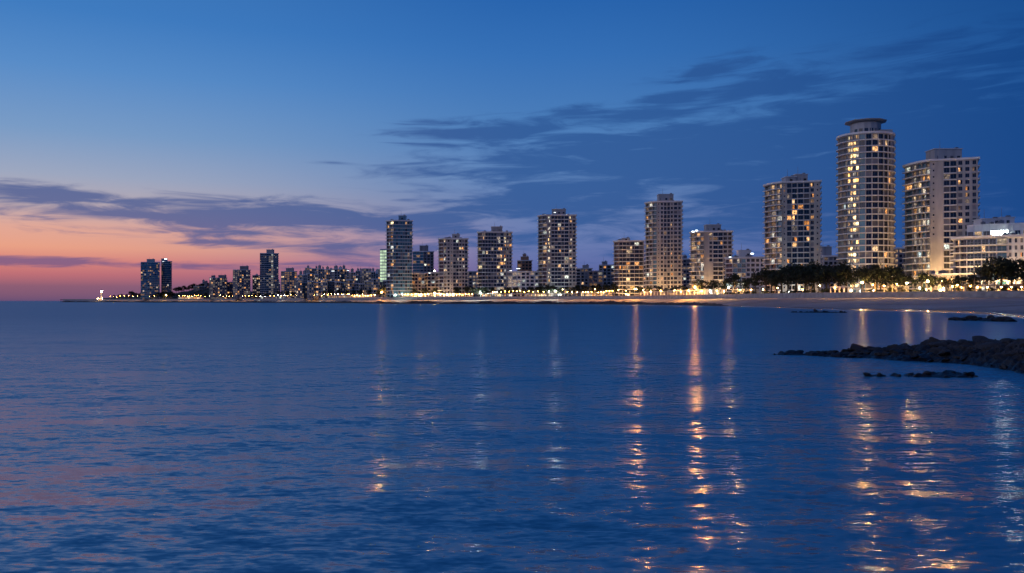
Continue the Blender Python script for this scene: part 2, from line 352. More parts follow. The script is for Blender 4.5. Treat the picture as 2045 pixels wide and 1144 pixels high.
def sand_material():
    m = surf('sand', (.25, .215, .20), (.44, .385, .355), .9, .07, 10, bump=.25, bscale=.6, stretch=(.35, 1, 1))
    n, l = m.node_tree.nodes, m.node_tree.links; p = n['Principled BSDF']; g = n.new('ShaderNodeNewGeometry'); s = n.new('ShaderNodeSeparateXYZ'); l.new(g.outputs['Position'], s.inputs[0])
    mr = n.new('ShaderNodeMapRange'); mr.interpolation_type = 'SMOOTHSTEP'; l.new(s.outputs[2], mr.inputs[0]); mr.inputs[1].default_value = .12; mr.inputs[2].default_value = .5
    mx = n.new('ShaderNodeMix'); mx.data_type = 'RGBA'; l.new(mr.outputs[0], mx.inputs[0]); mx.inputs[6].default_value = (.075, .06, .055, 1)   # sand wetted by the waves
    l.new(p.inputs['Base Color'].links[0].from_socket, mx.inputs[7]); l.new(mx.outputs[2], p.inputs['Base Color'])
    r2 = n.new('ShaderNodeMapRange'); l.new(mr.outputs[0], r2.inputs[0]); r2.inputs[3].default_value = .16; r2.inputs[4].default_value = .9; l.new(r2.outputs[0], p.inputs['Roughness'])
    return m
SAND = sand_material()
strip('beach', beach_rows, 130, 2500, 5, SAND, 'pale sandy beach sweeping round the bay to the promenade')
ROCK = surf('shore_rock', (.018, .017, .018), (.06, .055, .052), .75, .35, 9, bump=.3, bscale=1.2)
def ledge_rows(px):
    yc, yp = interp(COAST, px), interp(PROM, px); out = []; fadeR = min(1, max(0, (1470 - px) / 80))
    top = (1.5 + .9 * fb(px * .11, 0, .22)) * fadeR
    for i in range(15):
        t = i / 14; y = yc - 6 + (min(30, .62 * (yp - yc)) + 6) * t; x = X(px, y)
        prof = math.sin(math.pi * min(1, t * 1.05) ** .55) if t < .95 else 0
        out.append((y, -.7 + (top + .7) * max(0, prof) * (1 + .35 * fb(x, y, .12)) + .5 * fb(x, y, .35) * fadeR))
    return out
strip('rock_shore', ledge_rows, 124, 1480, 3, ROCK, 'low dark rock ledges along the water edge of the bay', smooth=False)
def ground_rows(px):
    yp = interp(PROM, px); return [(yp + .2, GZ), (yp + 14, GZ), (yp + 40, GZ + .02), (yp + 120, GZ + .05), (yp + 500, GZ + .3), (yp + 3000, GZ + 2)]
PAVE = surf('paving', (.26, .24, .22), (.36, .33, .30), .8, .5)
strip('ground', ground_rows, 120, 2500, 10, PAVE, 'paved promenade and city ground behind the beach')
ASPH = surf('asphalt', (.045, .045, .047), (.065, .065, .066), .85, 1)
strip('road', lambda px: [(interp(PROM, px) + 15, GZ + .03), (interp(PROM, px) + 27, GZ + .03)], 200, 2500, 10, ASPH, 'asphalt coast road behind the promenade lamps')
# sea wall with coping
WALL = surf('sea_wall_stone', (.30, .28, .27), (.46, .43, .41), .85, .5, 8, bump=.1)
def wall_rows(px):
    y = interp(PROM, px); return [(y - .3, 2.4), (y - .15, GZ + .35), (y - .27, GZ + .35), (y - .27, GZ + .62), (y + .32, GZ + .62), (y + .32, GZ - .2)]
w = strip('sea_wall', wall_rows, 126, 2500, 6, WALL, 'pale stone sea wall running between beach and promenade', kind=None, smooth=False); w['category'] = 'sea wall'
# pale strips painted in for lamp reflections on the wet sand
GLINT = surf('shore_glint', (.55, .56, .58), (.8, .8, .82), .5, 1.5)
def shore_glint(px0, px1, off, wd):
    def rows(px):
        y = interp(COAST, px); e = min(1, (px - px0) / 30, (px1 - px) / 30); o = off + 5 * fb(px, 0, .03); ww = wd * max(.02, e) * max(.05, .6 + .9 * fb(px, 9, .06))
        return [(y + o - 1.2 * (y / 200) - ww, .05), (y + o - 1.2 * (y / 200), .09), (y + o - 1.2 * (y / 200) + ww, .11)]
    strip('shore_glint', rows, px0, px1, 4, GLINT, 'thin white strip imitating lamp reflections on wet sand at the beach edge', 'stuff')
shore_glint(1480, 1720, -1, 1.3); shore_glint(1700, 1960, -1, .8); shore_glint(1930, 2180, -.5, .5)
# headland hill behind the far shore
def hill_rows(px):
    y0 = interp(PROM, px) + 60; out = []
    for i in range(12):
        t = i / 11; h = 22 * math.exp(-((px - 430) / 95) ** 2) + 5 * math.exp(-((px - 250) / 60) ** 2)
        y = y0 + 320 * t; out.append((y, GZ + .02 + h * math.sin(math.pi * t) * (1 + .15 * fb(px * 3, y, .02))))
    return out
strip('hill', hill_rows, 200, 640, 5, surf('hill_scrub', (.012, .018, .012), (.03, .04, .024), .95, .1), 'low dark wooded hill behind the point')

# ------------------------------------------------------------------ foreground rocks
def rock_material():
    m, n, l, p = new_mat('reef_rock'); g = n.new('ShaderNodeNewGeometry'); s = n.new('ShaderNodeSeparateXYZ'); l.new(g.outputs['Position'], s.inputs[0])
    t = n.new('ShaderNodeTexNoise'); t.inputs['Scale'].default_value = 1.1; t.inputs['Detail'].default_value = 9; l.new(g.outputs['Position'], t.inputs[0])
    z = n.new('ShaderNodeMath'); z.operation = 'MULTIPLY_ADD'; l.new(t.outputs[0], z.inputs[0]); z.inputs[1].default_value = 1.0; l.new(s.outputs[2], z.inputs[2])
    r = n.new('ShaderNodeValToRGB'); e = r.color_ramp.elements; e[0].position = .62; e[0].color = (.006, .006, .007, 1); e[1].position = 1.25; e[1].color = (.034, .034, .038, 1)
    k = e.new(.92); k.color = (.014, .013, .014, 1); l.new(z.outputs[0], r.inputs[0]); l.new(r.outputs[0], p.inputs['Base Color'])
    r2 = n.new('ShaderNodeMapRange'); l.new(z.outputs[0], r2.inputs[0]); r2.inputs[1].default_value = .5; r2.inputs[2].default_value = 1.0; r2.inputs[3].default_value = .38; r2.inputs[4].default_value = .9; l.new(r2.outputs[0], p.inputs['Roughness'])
    b = n.new('ShaderNodeBump'); b.inputs['Strength'].default_value = 1; b.inputs['Distance'].default_value = .10
    t2 = n.new('ShaderNodeTexNoise'); t2.inputs['Scale'].default_value = 5; t2.inputs['Detail'].default_value = 10; l.new(g.outputs['Position'], t2.inputs[0]); l.new(t2.outputs[0], b.inputs['Height']); l.new(b.outputs[0], p.inputs['Normal'])
    return m
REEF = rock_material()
def boulder_mesh(seed):
    """angular broken rock: a noisy ball cut by random planes"""
    rnd = random.Random(seed * 31 + 5); bm = bmesh.new(); bmesh.ops.create_icosphere(bm, subdivisions=3, radius=1); off = Vector((seed * 7.3, seed * 3.1, seed))
    planes = [(Vector((rnd.gauss(0, 1), rnd.gauss(0, 1), rnd.gauss(0, .8))).normalized(), rnd.uniform(.45, .85)) for k in range(13)]
    for v in bm.verts:
        c = v.co.copy(); c *= 1 + .2 * mnoise.noise(c * 1.3 + off)
        for nrm, dd in planes:
            e = c.dot(nrm) - dd
            if e > 0: c -= nrm * e * .92
        c *= 1 + .08 * mnoise.noise(c * 4 + off)
        v.co = Vector((c.x * 1.5, c.y * 1.15, c.z * .55))
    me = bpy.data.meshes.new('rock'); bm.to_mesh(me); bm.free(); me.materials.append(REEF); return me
BOULD = [boulder_mesh(i) for i in range(9)]
def reef(name, label, ridge, n_rock, rmin, rmax, seed, group=None):
    """ridge: list of (px, Y near edge, depth, height)"""
    rnd = random.Random(seed); px = [r[0] for r in ridge]
    f = lambda p, i: float(np.interp(p, px, [r[i] for r in ridge]))
    xm, ym = X(px[len(px) // 2], ridge[len(px) // 2][1]), ridge[len(px) // 2][1]
    root = empty(name, (xm, ym, 0)); tag(root, label, 'rocks', group)
    mb = MB(); NP = max(12, int((px[-1] - px[0]) / 3.2)); NR = max(16, int(max(r[2] for r in ridge) / .13))
    for a in range(NP + 1):
        p = px[0] + (px[-1] - px[0]) * a / NP; yn, dp, h = f(p, 1), f(p, 2), f(p, 3)
        for b in range(NR + 1):
            t = b / NR; y = yn + dp * t; x = X(p, y); pr = math.sin(math.pi * t) ** .6 if 0 < t < 1 else 0
            rough = .35 + 1.1 * (.55 - abs(mnoise.noise(Vector((x * 1.3, y * 1.3, seed))))) + .55 * (.3 - abs(mnoise.noise(Vector((x * 3.4, y * 3.4, 5)))))
            z = h * pr * rough * .85 - .09 + (.07 * mnoise.noise(Vector((x * 5, y * 5, 2))))
            mb.v.append((x - xm, y - ym, z))
    for a in range(NP):
        for b in range(NR):
            i = a * (NR + 1) + b; mb.f.append((i, i + NR + 1, i + NR + 2, i + 1)); mb.m.append(0)
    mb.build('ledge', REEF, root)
    for k in range(n_rock):
        p = px[0] + (px[-1] - px[0]) * rnd.random(); t = rnd.random(); y = f(p, 1) + f(p, 2) * t; h = f(p, 3)
        s = rnd.uniform(rmin, rmax) * (.45 + .75 * math.sin(math.pi * t)) * (.5 + .6 * min(1, h / .6))
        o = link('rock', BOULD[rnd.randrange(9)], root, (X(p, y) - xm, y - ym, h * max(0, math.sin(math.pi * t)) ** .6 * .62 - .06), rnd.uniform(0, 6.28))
        o.scale = (s, s * rnd.uniform(.7, 1.1), s * rnd.uniform(.7, 1.15)); o.rotation_euler[0] = rnd.uniform(-.55, .55); o.rotation_euler[1] = rnd.uniform(-.45, .45)
reef('rock_outcrop', 'broad dark rocky outcrop reaching from the right edge into the water', [(1625, 34.5, 1.2, .10), (1680, 33.6, 2.2, .22), (1740, 32.6, 4, .38), (1800, 31.2, 6, .52), (1860, 30.6, 7.5, .66),
      (1930, 29.4, 8.5, .78), (2000, 27.3, 10, .92), (2060, 25.2, 11.5, 1.05), (2200, 22.5, 14, 1.15), (2350, 21, 16, 1.2)], 298, .12, .40, 1)
reef('rock_reef', 'thin low rock reef with a dark hump in front of the big outcrop', [(1730, 24.8, .5, .08), (1790, 24.8, .6, .09), (1850, 24.6, 1.2, .18), (1890, 24.5, 1.5, .28), (1925, 24.5, 1.2, .2), (1945, 24.5, .5, .08)], 34, .09, .24, 2)
reef('rock_reef', 'scatter of small wet rocks off the left tip of the outcrop', [(1542, 34.6, .5, .10), (1580, 34.4, 1.1, .22), (1605, 34.2, 1.0, .2), (1660, 33.2, .9, .18), (1700, 32.8, 1.0, .2), (1735, 32.4, .7, .14)], 34, .10, .30, 3)
reef('rock_reef', 'flat black reef just off the beach at the right edge', [(1893, 97, 2, .12), (1920, 95, 5, .35), (1970, 92, 6, .5), (2010, 90, 5, .42), (2032, 89, 2, .15)], 24, .3, .8, 4)
reef('rock_reef', 'small flat dark reef in the water before the round tower', [(1575, 162, 3, .12), (1610, 160, 6, .28), (1640, 158, 7, .4), (1670, 157, 6, .28), (1695, 156, 3, .12)], 14, .3, .7, 5)
# ------------------------------------------------------------------ buildings
WIN = {}
LITS = ('warm', 'yellow', 'orange', 'pale', 'white', 'dim')
def window_mesh(w, h, pane, frame, split):
    """a window of `split` panes in a frame; in many lit windows a drawn curtain or a dark room leaves only some panes bright"""
    mask = 0
    if pane in LITS and split > 1:
        mask = random.choice((0, 0, 0, 1, 2, 2 if split == 2 else 5)); 
    key = (round(w, 2), round(h, 2), pane, frame, split, mask)
    if key in WIN: return WIN[key]
    mb = MB(); t = .07; d = .06
    xs = [-w / 2 + t + (w - 2 * t) * k / split for k in range(split + 1)]
    for k in range(split): mb.face([(xs[k], 0, t), (xs[k + 1], 0, t), (xs[k + 1], 0, h - t), (xs[k], 0, h - t)], 2 if mask >> k & 1 else 0)
    for a, b, c, e in ((-w / 2, w / 2, 0, t), (-w / 2, w / 2, h - t, h), (-w / 2, -w / 2 + t, t, h - t), (w / 2 - t, w / 2, t, h - t)):
        mb.face([(a, -d, c), (b, -d, c), (b, -d, e), (a, -d, e)], 1)
    for x in xs[1:-1]: mb.face([(x - t / 2, -d, t), (x + t / 2, -d, t), (x + t / 2, -d, h - t), (x - t / 2, -d, h - t)], 1)
    iw, ih = w / 2 - t, h - t
    for a, b in (((-iw, t), (iw, t)), ((iw, t), (iw, ih)), ((iw, ih), (-iw, ih)), ((-iw, ih), (-iw, t))):
        mb.face([(a[0], -d, a[1]), (b[0], -d, b[1]), (b[0], 0, b[1]), (a[0], 0, a[1])], 1)
    WIN[key] = mb.mesh('window', [MAT[pane], MAT[frame], MAT['grey' if random.random() < .5 else 'dark']]); return WIN[key]

TYPES = {   # window share of the bay, sill, height, slab overhang, railing, mullion splits
    'balc':  dict(ratio=.90, sill=.12, h=2.4, slab=1.25, rail=True, split=2, rec=.9),
    'grid':  dict(ratio=.68, sill=.60, h=1.9, slab=0, rail=False, split=2),
    'wide':  dict(ratio=.86, sill=.30, h=2.3, slab=.22, rail=False, split=2, rec=.5),
    'glass': dict(ratio=.90, sill=.18, h=2.5, slab=.12, rail=False, split=3),
    'blank': dict(ratio=0, sill=0, h=0, slab=0, rail=False, split=1),
    'small': dict(ratio=.28, sill=1.1, h=.9, slab=0, rail=False, split=1),
    'log':   dict(ratio=.90, sill=.10, h=2.35, slab=.55, rail=True, split=2, rec=.8),
}
def T(kind, n, ang, pal='few', dark='dark', **kw):
    d = dict(TYPES[kind]); d.update(kind=kind, n=n, ang=ang, pal=pal, dark=dark); d.update(kw); return d

def solve(pxs, segs, anchor, Y):
    """plan points of the street-side faces, from bearings and face angles"""
    P = [None] * len(pxs); P[anchor] = (X(pxs[anchor], Y), Y)
    for i in range(anchor, len(pxs) - 1):
        x, y = P[i]; k = K(pxs[i + 1]); th = -math.atan(K(pxs[i])) + R(segs[i]['ang']); t = (k * y - x) / (math.cos(th) - k * math.sin(th)); P[i + 1] = (x + t * math.cos(th), y + t * math.sin(th))
    for i in range(anchor - 1, -1, -1):
        x, y = P[i + 1]; k = K(pxs[i]); th = -math.atan(K(pxs[i + 1])) + R(segs[i]['ang']); t = (x - k * y) / (math.cos(th) - k * math.sin(th)); P[i] = (x - t * math.cos(th), y - t * math.sin(th))
    return P
def offset_line(P, offs):
    """outward offset of a polyline, one distance for each segment"""
    out = []
    for i in range(len(P)):
        ns = []
        for s in (i - 1, i):
            if 0 <= s < len(P) - 1:
                d = Vector((P[s + 1][0] - P[s][0], P[s + 1][1] - P[s][1])).normalized(); ns.append((Vector((d.y, -d.x)), offs[s]))
        if len(ns) == 1: v = ns[0][0] * ns[0][1]
        else:
            b = ns[0][0] + ns[1][0]; o = max(ns[0][1], ns[1][1]); v = b * (o / max(.35, 1 + ns[0][0].dot(ns[1][0])))
        out.append((P[i][0] + v.x, P[i][1] + v.y))
    return out

def building(name, label, Y, pxs, segs, top, wall='stucco', anchor=1, fh=3.0, far=False, pent=None, group=None, cat='building', depth=15, base=GZ, P=None, parapet=.9, right_balc=True,
             slab_mat='slab', frame='frame', rows=None, extras=None, right_pal='few', ymeasure=None, roof_slab=.35):
    if P is None: P = solve(pxs, segs, anchor, Y)
    ztop = Z(top, ymeasure or Y); n = max(1, round((ztop - parapet - base) / fh)); fh = (ztop - parapet - base) / n
    # closing points at the back
    def back(p, sgn):
        b = math.atan2(p[0], p[1]) + sgn * R(4); return (p[0] + math.sin(b) * depth, p[1] + math.cos(b) * depth)
    pr, pl = back(P[-1], -1), back(P[0], 1)
    allP = list(P) + [pr]; allS = list(segs) + [T('balc' if right_balc else 'blank', 2, 0, right_pal, slab=.9)]
    cx = sum(p[0] for p in P) / len(P); cyy = sum(p[1] for p in P) / len(P)
    root = empty(name, (cx, cyy, base)); tag(root, label, cat, group)
    Q = [(p[0] - cx, p[1] - cyy) for p in allP]; QL = (pl[0] - cx, pl[1] - cyy)
    wmb = MB(); glaz = {}
    r = .28
    for si, s in enumerate(allS):
        p0, p1 = Vector(Q[si]), Vector(Q[si + 1]); L = (p1 - p0).length; d = (p1 - p0) / L; nn = Vector((d.y, -d.x)); bw = L / s['n']; rz = math.atan2(d.y, d.x); r = s.get('rec', .28)
        pt = lambda a, z, o=0: (p0.x + d.x * a + nn.x * o, p0.y + d.y * a + nn.y * o, z)
        for c in range(s['n']):
            colpal = s['pal'][c % len(s['pal'])] if isinstance(s['pal'], (list, tuple)) else s['pal']
            kindc = s['kinds'][c % len(s['kinds'])] if 'kinds' in s else None
            jit = random.uniform(.86, 1.14) if s['kind'] in ('grid', 'wide', 'small') else random.uniform(.94, 1.06)
            tt = dict(s, **{k: v for k, v in TYPES[kindc].items() if k in ('ratio', 'sill', 'h', 'split')}) if kindc else s
            for f in range(n):
                z0 = f * fh; a0, a1 = bw * c, bw * (c + 1); ww = bw * min(.94, tt['ratio'] * jit)
                if tt['ratio'] <= 0 or (rows and not rows(si, c, f, n)):
                    wmb.face([pt(a0, z0), pt(a1, z0), pt(a1, z0 + fh), pt(a0, z0 + fh)]); continue
                o0, o1 = (a0 + a1) / 2 - ww / 2, (a0 + a1) / 2 + ww / 2; y0 = z0 + tt['sill']; y1 = min(y0 + tt['h'], z0 + fh - .12)
                wmb.face([pt(a0, z0), pt(a1, z0), pt(o1, y0), pt(o0, y0)]); wmb.face([pt(a1, z0), pt(a1, z0 + fh), pt(o1, y1), pt(o1, y0)])
                wmb.face([pt(a1, z0 + fh), pt(a0, z0 + fh), pt(o0, y1), pt(o1, y1)]); wmb.face([pt(a0, z0 + fh), pt(a0, z0), pt(o0, y0), pt(o0, y1)])
                wmb.face([pt(o0, y0), pt(o1, y0), pt(o1, y0, -r), pt(o0, y0, -r)]); wmb.face([pt(o1, y0), pt(o1, y1), pt(o1, y1, -r), pt(o1, y0, -r)])
                wmb.face([pt(o1, y1), pt(o0, y1), pt(o0, y1, -r), pt(o1, y1, -r)]); wmb.face([pt(o0, y1), pt(o0, y0), pt(o0, y0, -r), pt(o0, y1, -r)])
                pm = s['fn'](c, f, n) if 'fn' in s else None
                pm = pm or pick(colpal, s['dark'])
                if far:
                    if pm == 'yellow': pm = 'warm'
                    if pm in ('warm', 'orange', 'pale', 'white') and random.random() < .62: pm = 'dim'
                    g = glaz.setdefault(pm, MB()); g.face([pt(o0, y0, -r), pt(o1, y0, -r), pt(o1, y1, -r), pt(o0, y1, -r)])
                else:
                    loc = pt((o0 + o1) / 2, y0, -r); link('window', window_mesh(ww, y1 - y0, pm, frame, tt['split']), root, loc, rz)
    for a, b in ((Q[-1], QL), (QL, Q[0])): wmb.face([(*a, 0), (*b, 0), (*b, n * fh), (*a, n * fh)])
    foot = Q + [QL]
    wmb.build('wall', MAT[wall], root); H = n * fh
    for pm, g in glaz.items(): tag(g.build('glazing', MAT[pm], root), kind='stuff')
    H = n * fh
    if not far:
        for i in range(1, len(P) - 1):
            if allS[i - 1]['kind'] in ('balc',) and allS[i]['kind'] in ('balc',): continue
            q_ = Q[i]; m = MB(); e = .2; m.prism([(q_[0] - e, q_[1] - e), (q_[0] + e, q_[1] - e), (q_[0] + e, q_[1] + e), (q_[0] - e, q_[1] + e)], 0, H - .02); m.build('pilaster', MAT[wall], root)
    # roof slab and parapet
    rm = MB(); fl = offset_line(Q, [max(.12, s['slab'] * .9) for s in allS]); poly = fl + [QL]
    rm.prism(poly, H, H + roof_slab, 0)
    inner = [tuple(Vector(p) * .97) for p in poly]
    for i in range(len(poly)):
        j = (i + 1) % len(poly); a, b, c_, e = poly[i], poly[j], inner[j], inner[i]
        rm.face([(*a, H + roof_slab), (*b, H + roof_slab), (*b, H + parapet), (*a, H + parapet)]); rm.face([(*b, H + parapet), (*a, H + parapet), (*e, H + parapet), (*c_, H + parapet)][::-1])
        rm.face([(*c_, H + roof_slab + .01), (*e, H + roof_slab + .01), (*e, H + parapet), (*c_, H + parapet)])
    rm.build('roof', MAT[slab_mat], root)
    # balconies and string courses, storey by storey
    runs = []; cur = []
    for si, s in enumerate(allS):
        if s['slab'] > 0: cur.append(si)
        elif cur: runs.append(cur); cur = []
    if cur: runs.append(cur)
    far_slab = MB()
    for run in runs:
        line = Q[run[0]:run[-1] + 2]; outl = offset_line(line, [allS[i]['slab'] for i in run]); isb = any(allS[i]['rail'] for i in run)
        railsegs = [k for k, i in enumerate(run) if allS[i]['rail']]
        if not isb and not far and all(allS[i]['slab'] < .2 for i in run): nm = 'string_course'
        else: nm = 'balcony'
        poly = [*outl] + list(reversed([tuple(Vector(p) * .999) for p in line])); sm = MB() if not far else far_slab
        rl = offset_line(line, [max(.05, allS[i]['slab'] - .06) for i in run])
        if far:
            for f in range(1, n): far_slab.prism(poly, f * fh - .26, f * fh + .12)
            continue
        sm.prism(poly, -.26, .12); sme = sm.mesh(nm, MAT[slab_mat])
        rmes = []; stretch = []
        for k in railsegs:
            if stretch and stretch[-1][-1] == k - 1: stretch[-1].append(k)
            else: stretch.append([k])
        for ks in stretch:
            rmb = MB()
            for k in ks:
                a, b = Vector(rl[k]), Vector(rl[k + 1]); rmb.face([(*a, .12), (*b, .12), (*b, .98), (*a, .98)])
                e = (b - a).normalized(); q_ = Vector((e.y, -e.x)) * .05; rmb.prism([tuple(a + q_), tuple(b + q_), tuple(b - q_), tuple(a - q_)], .98, 1.06, 1)
                m_ = max(1, int((b - a).length / 1.6))
                for u in range(m_ + 1):
                    c_ = a.lerp(b, u / m_); rmb.box(c_.x - .03, c_.x + .03, c_.y - .03, c_.y + .03, .12, .98, 1)
            rmes.append(rmb.mesh('railing', [MAT['rail'], MAT['metal']]))
        for f in range(1, n):
            o = link(nm, sme, root, (0, 0, f * fh))
            for rme in rmes: link('railing', rme, o)
    if far and far_slab.v: tag(far_slab.build('balcony_slabs', MAT[slab_mat], root), kind='stuff')
    # penthouse or lift house on the roof
    for k, pe in enumerate(pent or []):
        pa, pb, pt_, dy = pe[:4]; y = (ymeasure or Y) + dy; xa, xb = X(pa, y) - cx, X(pb, y) - cx; zt = Z(pt_, y) - base; y0 = y - cyy; zb = H + .2; dpt = pe[4] if len(pe) > 4 else 8
        m = MB(); m.box(xa, xb, y0, y0 + dpt, zb, zt - .3); m.box(xa - .4, xb + .4, y0 - .4, y0 + dpt + .4, zt - .3, zt, 1)
        if zt - zb > 3.2: m.box(xa + (xb - xa) * .12, xa + (xb - xa) * .34, y0 - .18, y0, zb, zt - .3)
        o = m.build('penthouse', [MAT[wall], MAT[slab_mat]], root)
        nw = max(1, int((xb - xa) / 3.2))
        if not far:
            for i in range(nw):
                if zt - zb < 2.2: break
                wx = xa + (xb - xa) * (i + .5) / nw; wh = min(1.5, (zt - zb) * .45)
                link('window', window_mesh(1.5, wh, pick('few', 'dark'), frame, 2), o, (wx, y0 - .07, zb + (zt - zb) * .32))
        m = MB(); m.tube([(xa + (xb - xa) * .3, y0 + 3, zt), (xa + (xb - xa) * .3, y0 + 3, zt + 4.5)], [.12, .05], 5); m.box(xb - 2.0, xb - .6, y0 + 2, y0 + 3.6, zt, zt + .9)
        m.build('roof_equipment', MAT['metal'], root)
    if not far:   # plant on the roof
        for i in range(5):
            u = random.random(); e = Vector(Q[0]).lerp(Vector(Q[len(P) - 1]), .1 + .8 * u) + Vector((0, random.uniform(2.5, 6))); s = random.uniform(.5, 1.1)
            m = MB(); m.box(-s, s, -s * .7, s * .7, .02, s * 1.3 + .6); m.lathe([(s * .45, s * 1.3 + .6), (s * .45, s * 1.3 + .8), (0.01, s * 1.3 + .82)], 10); m.build('air_conditioner', MAT['metal'], root, (e.x, e.y, H + .35))
    return root, dict(H=H, fh=fh, n=n, P=P, c=(cx, cyy))

# --- the round tower
def round_tower():
    Yc = 428.0; xc = X(1728.5, Yc); Rr = 51.5 / F * Yc; view = math.atan2(xc, Yc); nf = 14; P = []
    for i in range(nf + 1):
        a = R(-92 + 184 * i / nf)                                   # 0 = facing the bay
        P.append((xc + Rr * (math.sin(a) * math.cos(view) - math.cos(a) * math.sin(view)), Yc - Rr * (math.cos(a) * math.cos(view) + math.sin(a) * math.sin(view))))
    segs = []
    for i in range(nf):
        if i < 2: s = T('balc', 1, 0, 'few', 'teal', slab=1.0)
        elif i < 4: s = T('balc', 2, 0, 'glowy', 'teal', slab=.95)
        elif i < 6: s = T('glass', 2, 0, 'band', 'teal', slab=.5, rail=True, h=1.75, sill=.7)
        elif i == 6: s = T('glass', 1, 0, 'off', 'teal', slab=.3, ratio=.86)
        elif i < 11: s = T('wide', 1, 0, ['off', 'few', 'few', 'orange'][i - 7], 'dark', slab=.30, ratio=.92, h=2.45, sill=.2)
        else: s = T('wide', 1 if i < 12 else 2, 0, 'orange' if i == 11 else 'off', 'dark', slab=.85 if i > 11 else .4, rail=i > 11, ratio=.6)
        segs.append(s)
    root, d = building('round_tower', 'tallest tower, round, with a disc canopy on top and a bright column of yellow windows', 415, None, segs, 266, 'stucco', P=P, fh=3.05, cat='tower', depth=9, ymeasure=421)
    H = d['H']; c0 = d['c']; lx, ly = xc - c0[0], Yc - c0[1]; ztop = Z(242, Yc) - GZ
    ring = lambda rx, ry, n, ph=0: [(lx + rx * math.cos(2 * math.pi * k / n + ph), ly + ry * math.sin(2 * math.pi * k / n + ph)) for k in range(n)]
    m = MB(); m.prism(ring(7.3, 7.3, 14, .2), H + .3, ztop - 1.7); o = m.build('penthouse', MAT['stucco'], root)
    for k in range(7):
        a = R(-150 + 20 * k) ; q_ = Vector((lx + 7.24 * math.cos(a), ly + 7.24 * math.sin(a)))
        link('window', window_mesh(1.7, 1.7, 'dark' if k != 4 else 'grey', 'frame', 2), o, (q_.x, q_.y, H + 1.9), a + R(90))
    m = MB(); m.prism(ring(6.2, 6.2, 24), ztop - 1.7, ztop - 1.2); m.lathe([(5, ztop - 1.25), (9.7, ztop - .80), (10.1, ztop - .65), (10.1, ztop - .45), (6.8, ztop - .38), (6.6, ztop), (.01, ztop + .02)], 10, c=(lx, ly)); m.build('canopy', MAT['stucco_g'], root)
    m = MB(); m.box(lx + 4, lx + 10, ly - 8, ly - 3, H + .3, H + 2.6); m.build('roof_cabin', MAT['stucco'], root)
round_tower()

S = T
# right-hand slab tower
building('apartment_tower', 'pale slab tower with long curved balconies at its left side, behind the lowest white block', 402, [1807, 1822, 1840, 1858, 1884, 1911, 1953],
    [S('balc', 1, -62, 'few', 'teal', slab=1.4), S('balc', 2, -52, 'glowy', 'teal', slab=1.4), S('balc', 2, -40, 'glowy', 'teal', slab=1.3), S('small', 2, 6, 'off', kinds=['small', 'blank'], ratio=.28),
     S('wide', 2, 8, ['few', 'off'], 'dark'), S('grid', 3, 8, ['orange', 'orange', 'few'], 'dark', ratio=.6)], 318, 'stucco', anchor=3, fh=3.0, pent=[(1867, 1921, 296, 9, 9)], cat='tower',
    rows=lambda si, c, f, n: not (si == 3 and (f < n * .42 or f > n - 1) and c == 0))
# lowest white block at the right edge
building('white_apartment_block', 'low white block with rounded balcony corner at the right edge', 372, [1904, 1916, 1930, 1990, 2012, 2070],
    [S('balc', 1, -55, 'few', 'dark', slab=1.5), S('balc', 1, -35, 'some', 'dark', slab=1.5), S('balc', 4, -6, 'few', 'dark', slab=1.5), S('balc', 1, 2, 'some', 'teal', slab=1.2), S('grid', 5, 8, 'few', 'dark', ratio=.46)],
    472, 'stucco_w', anchor=2, fh=3.1, cat='building', right_balc=False, frame='frame_w', depth=22)
def upper_floor():
    Y = 377; pxs = [1931, 1945, 1962, 1978, 2014, 2024, 2075]
    building('penthouse_storey', 'set-back top storey of the low white block, one broad window glowing white', Y, pxs,
        [S('wide', 1, -40, 'few', 'dark'), S('wide', 1, -8, 'shop', 'dark'), S('wide', 1, -5, 'few', 'dark'), S('glass', 2, -2, 'off', 'dark', fn=lambda c, f, n: 'cool'), S('blank', 1, 2), S('grid', 3, 6, 'few', 'dark')],
        447, 'stucco_w', anchor=3, fh=4.4, base=Z(471, 372), parapet=.5, pent=[(1961, 2000, 436, 8, 7), (2000, 2026, 433, 9, 7)], right_balc=False, frame='frame_w', depth=14)
upper_floor()
building('podium', 'low cream podium lit warm between the right slab tower and the white block', 376, [1862, 1872, 1911], [S('blank', 1, -30), S('wide', 3, 2, 'shop', 'dark')], 546, 'stucco_b', fh=3.6, right_balc=False, depth=10, parapet=.6)
# tower left of the round one
building('apartment_tower', 'beige tower with glassy curved balconies on its left, left of the round tower', 470, [1527, 1538, 1550, 1562, 1581, 1593, 1605, 1617, 1638],
    [S('balc', 1, -62, 'some', 'dark'), S('balc', 1, -50, 'glowy', 'dark'), S('balc', 1, -34, 'glowy', 'teal', slab=1.1), S('grid', 2, 4, ['few', 'orange'], 'dark', kinds=['small', 'wide']), S('wide', 1, 4, 'orange', 'dark'), S('wide', 1, 4, 'few', 'dark', slab=.3), S('wide', 1, 4, 'orange', 'dark'),
     S('grid', 2, 6, ['orange', 'few'], 'dark', kinds=['grid', 'small'])], 362, 'stucco', anchor=3, fh=3.0, pent=[(1570, 1590, 352, 6, 8), (1590, 1613, 347, 7, 8)], cat='tower')
building('apartment_block', 'small grey block peeping out between the beige tower and the round tower', 560, [1630, 1645, 1674], [S('grid', 2, -30, 'few'), S('grid', 3, 5, 'some')], 510, 'stucco', far=True, pent=[(1641, 1661, 492, 5, 6)])
building('apartment_block', 'dim block peeping out between the round tower and the right slab tower', 560, [1768, 1786, 1812], [S('grid', 2, -20, 'some'), S('grid', 3, 5, 'many')], 494, 'stucco_d', far=True)
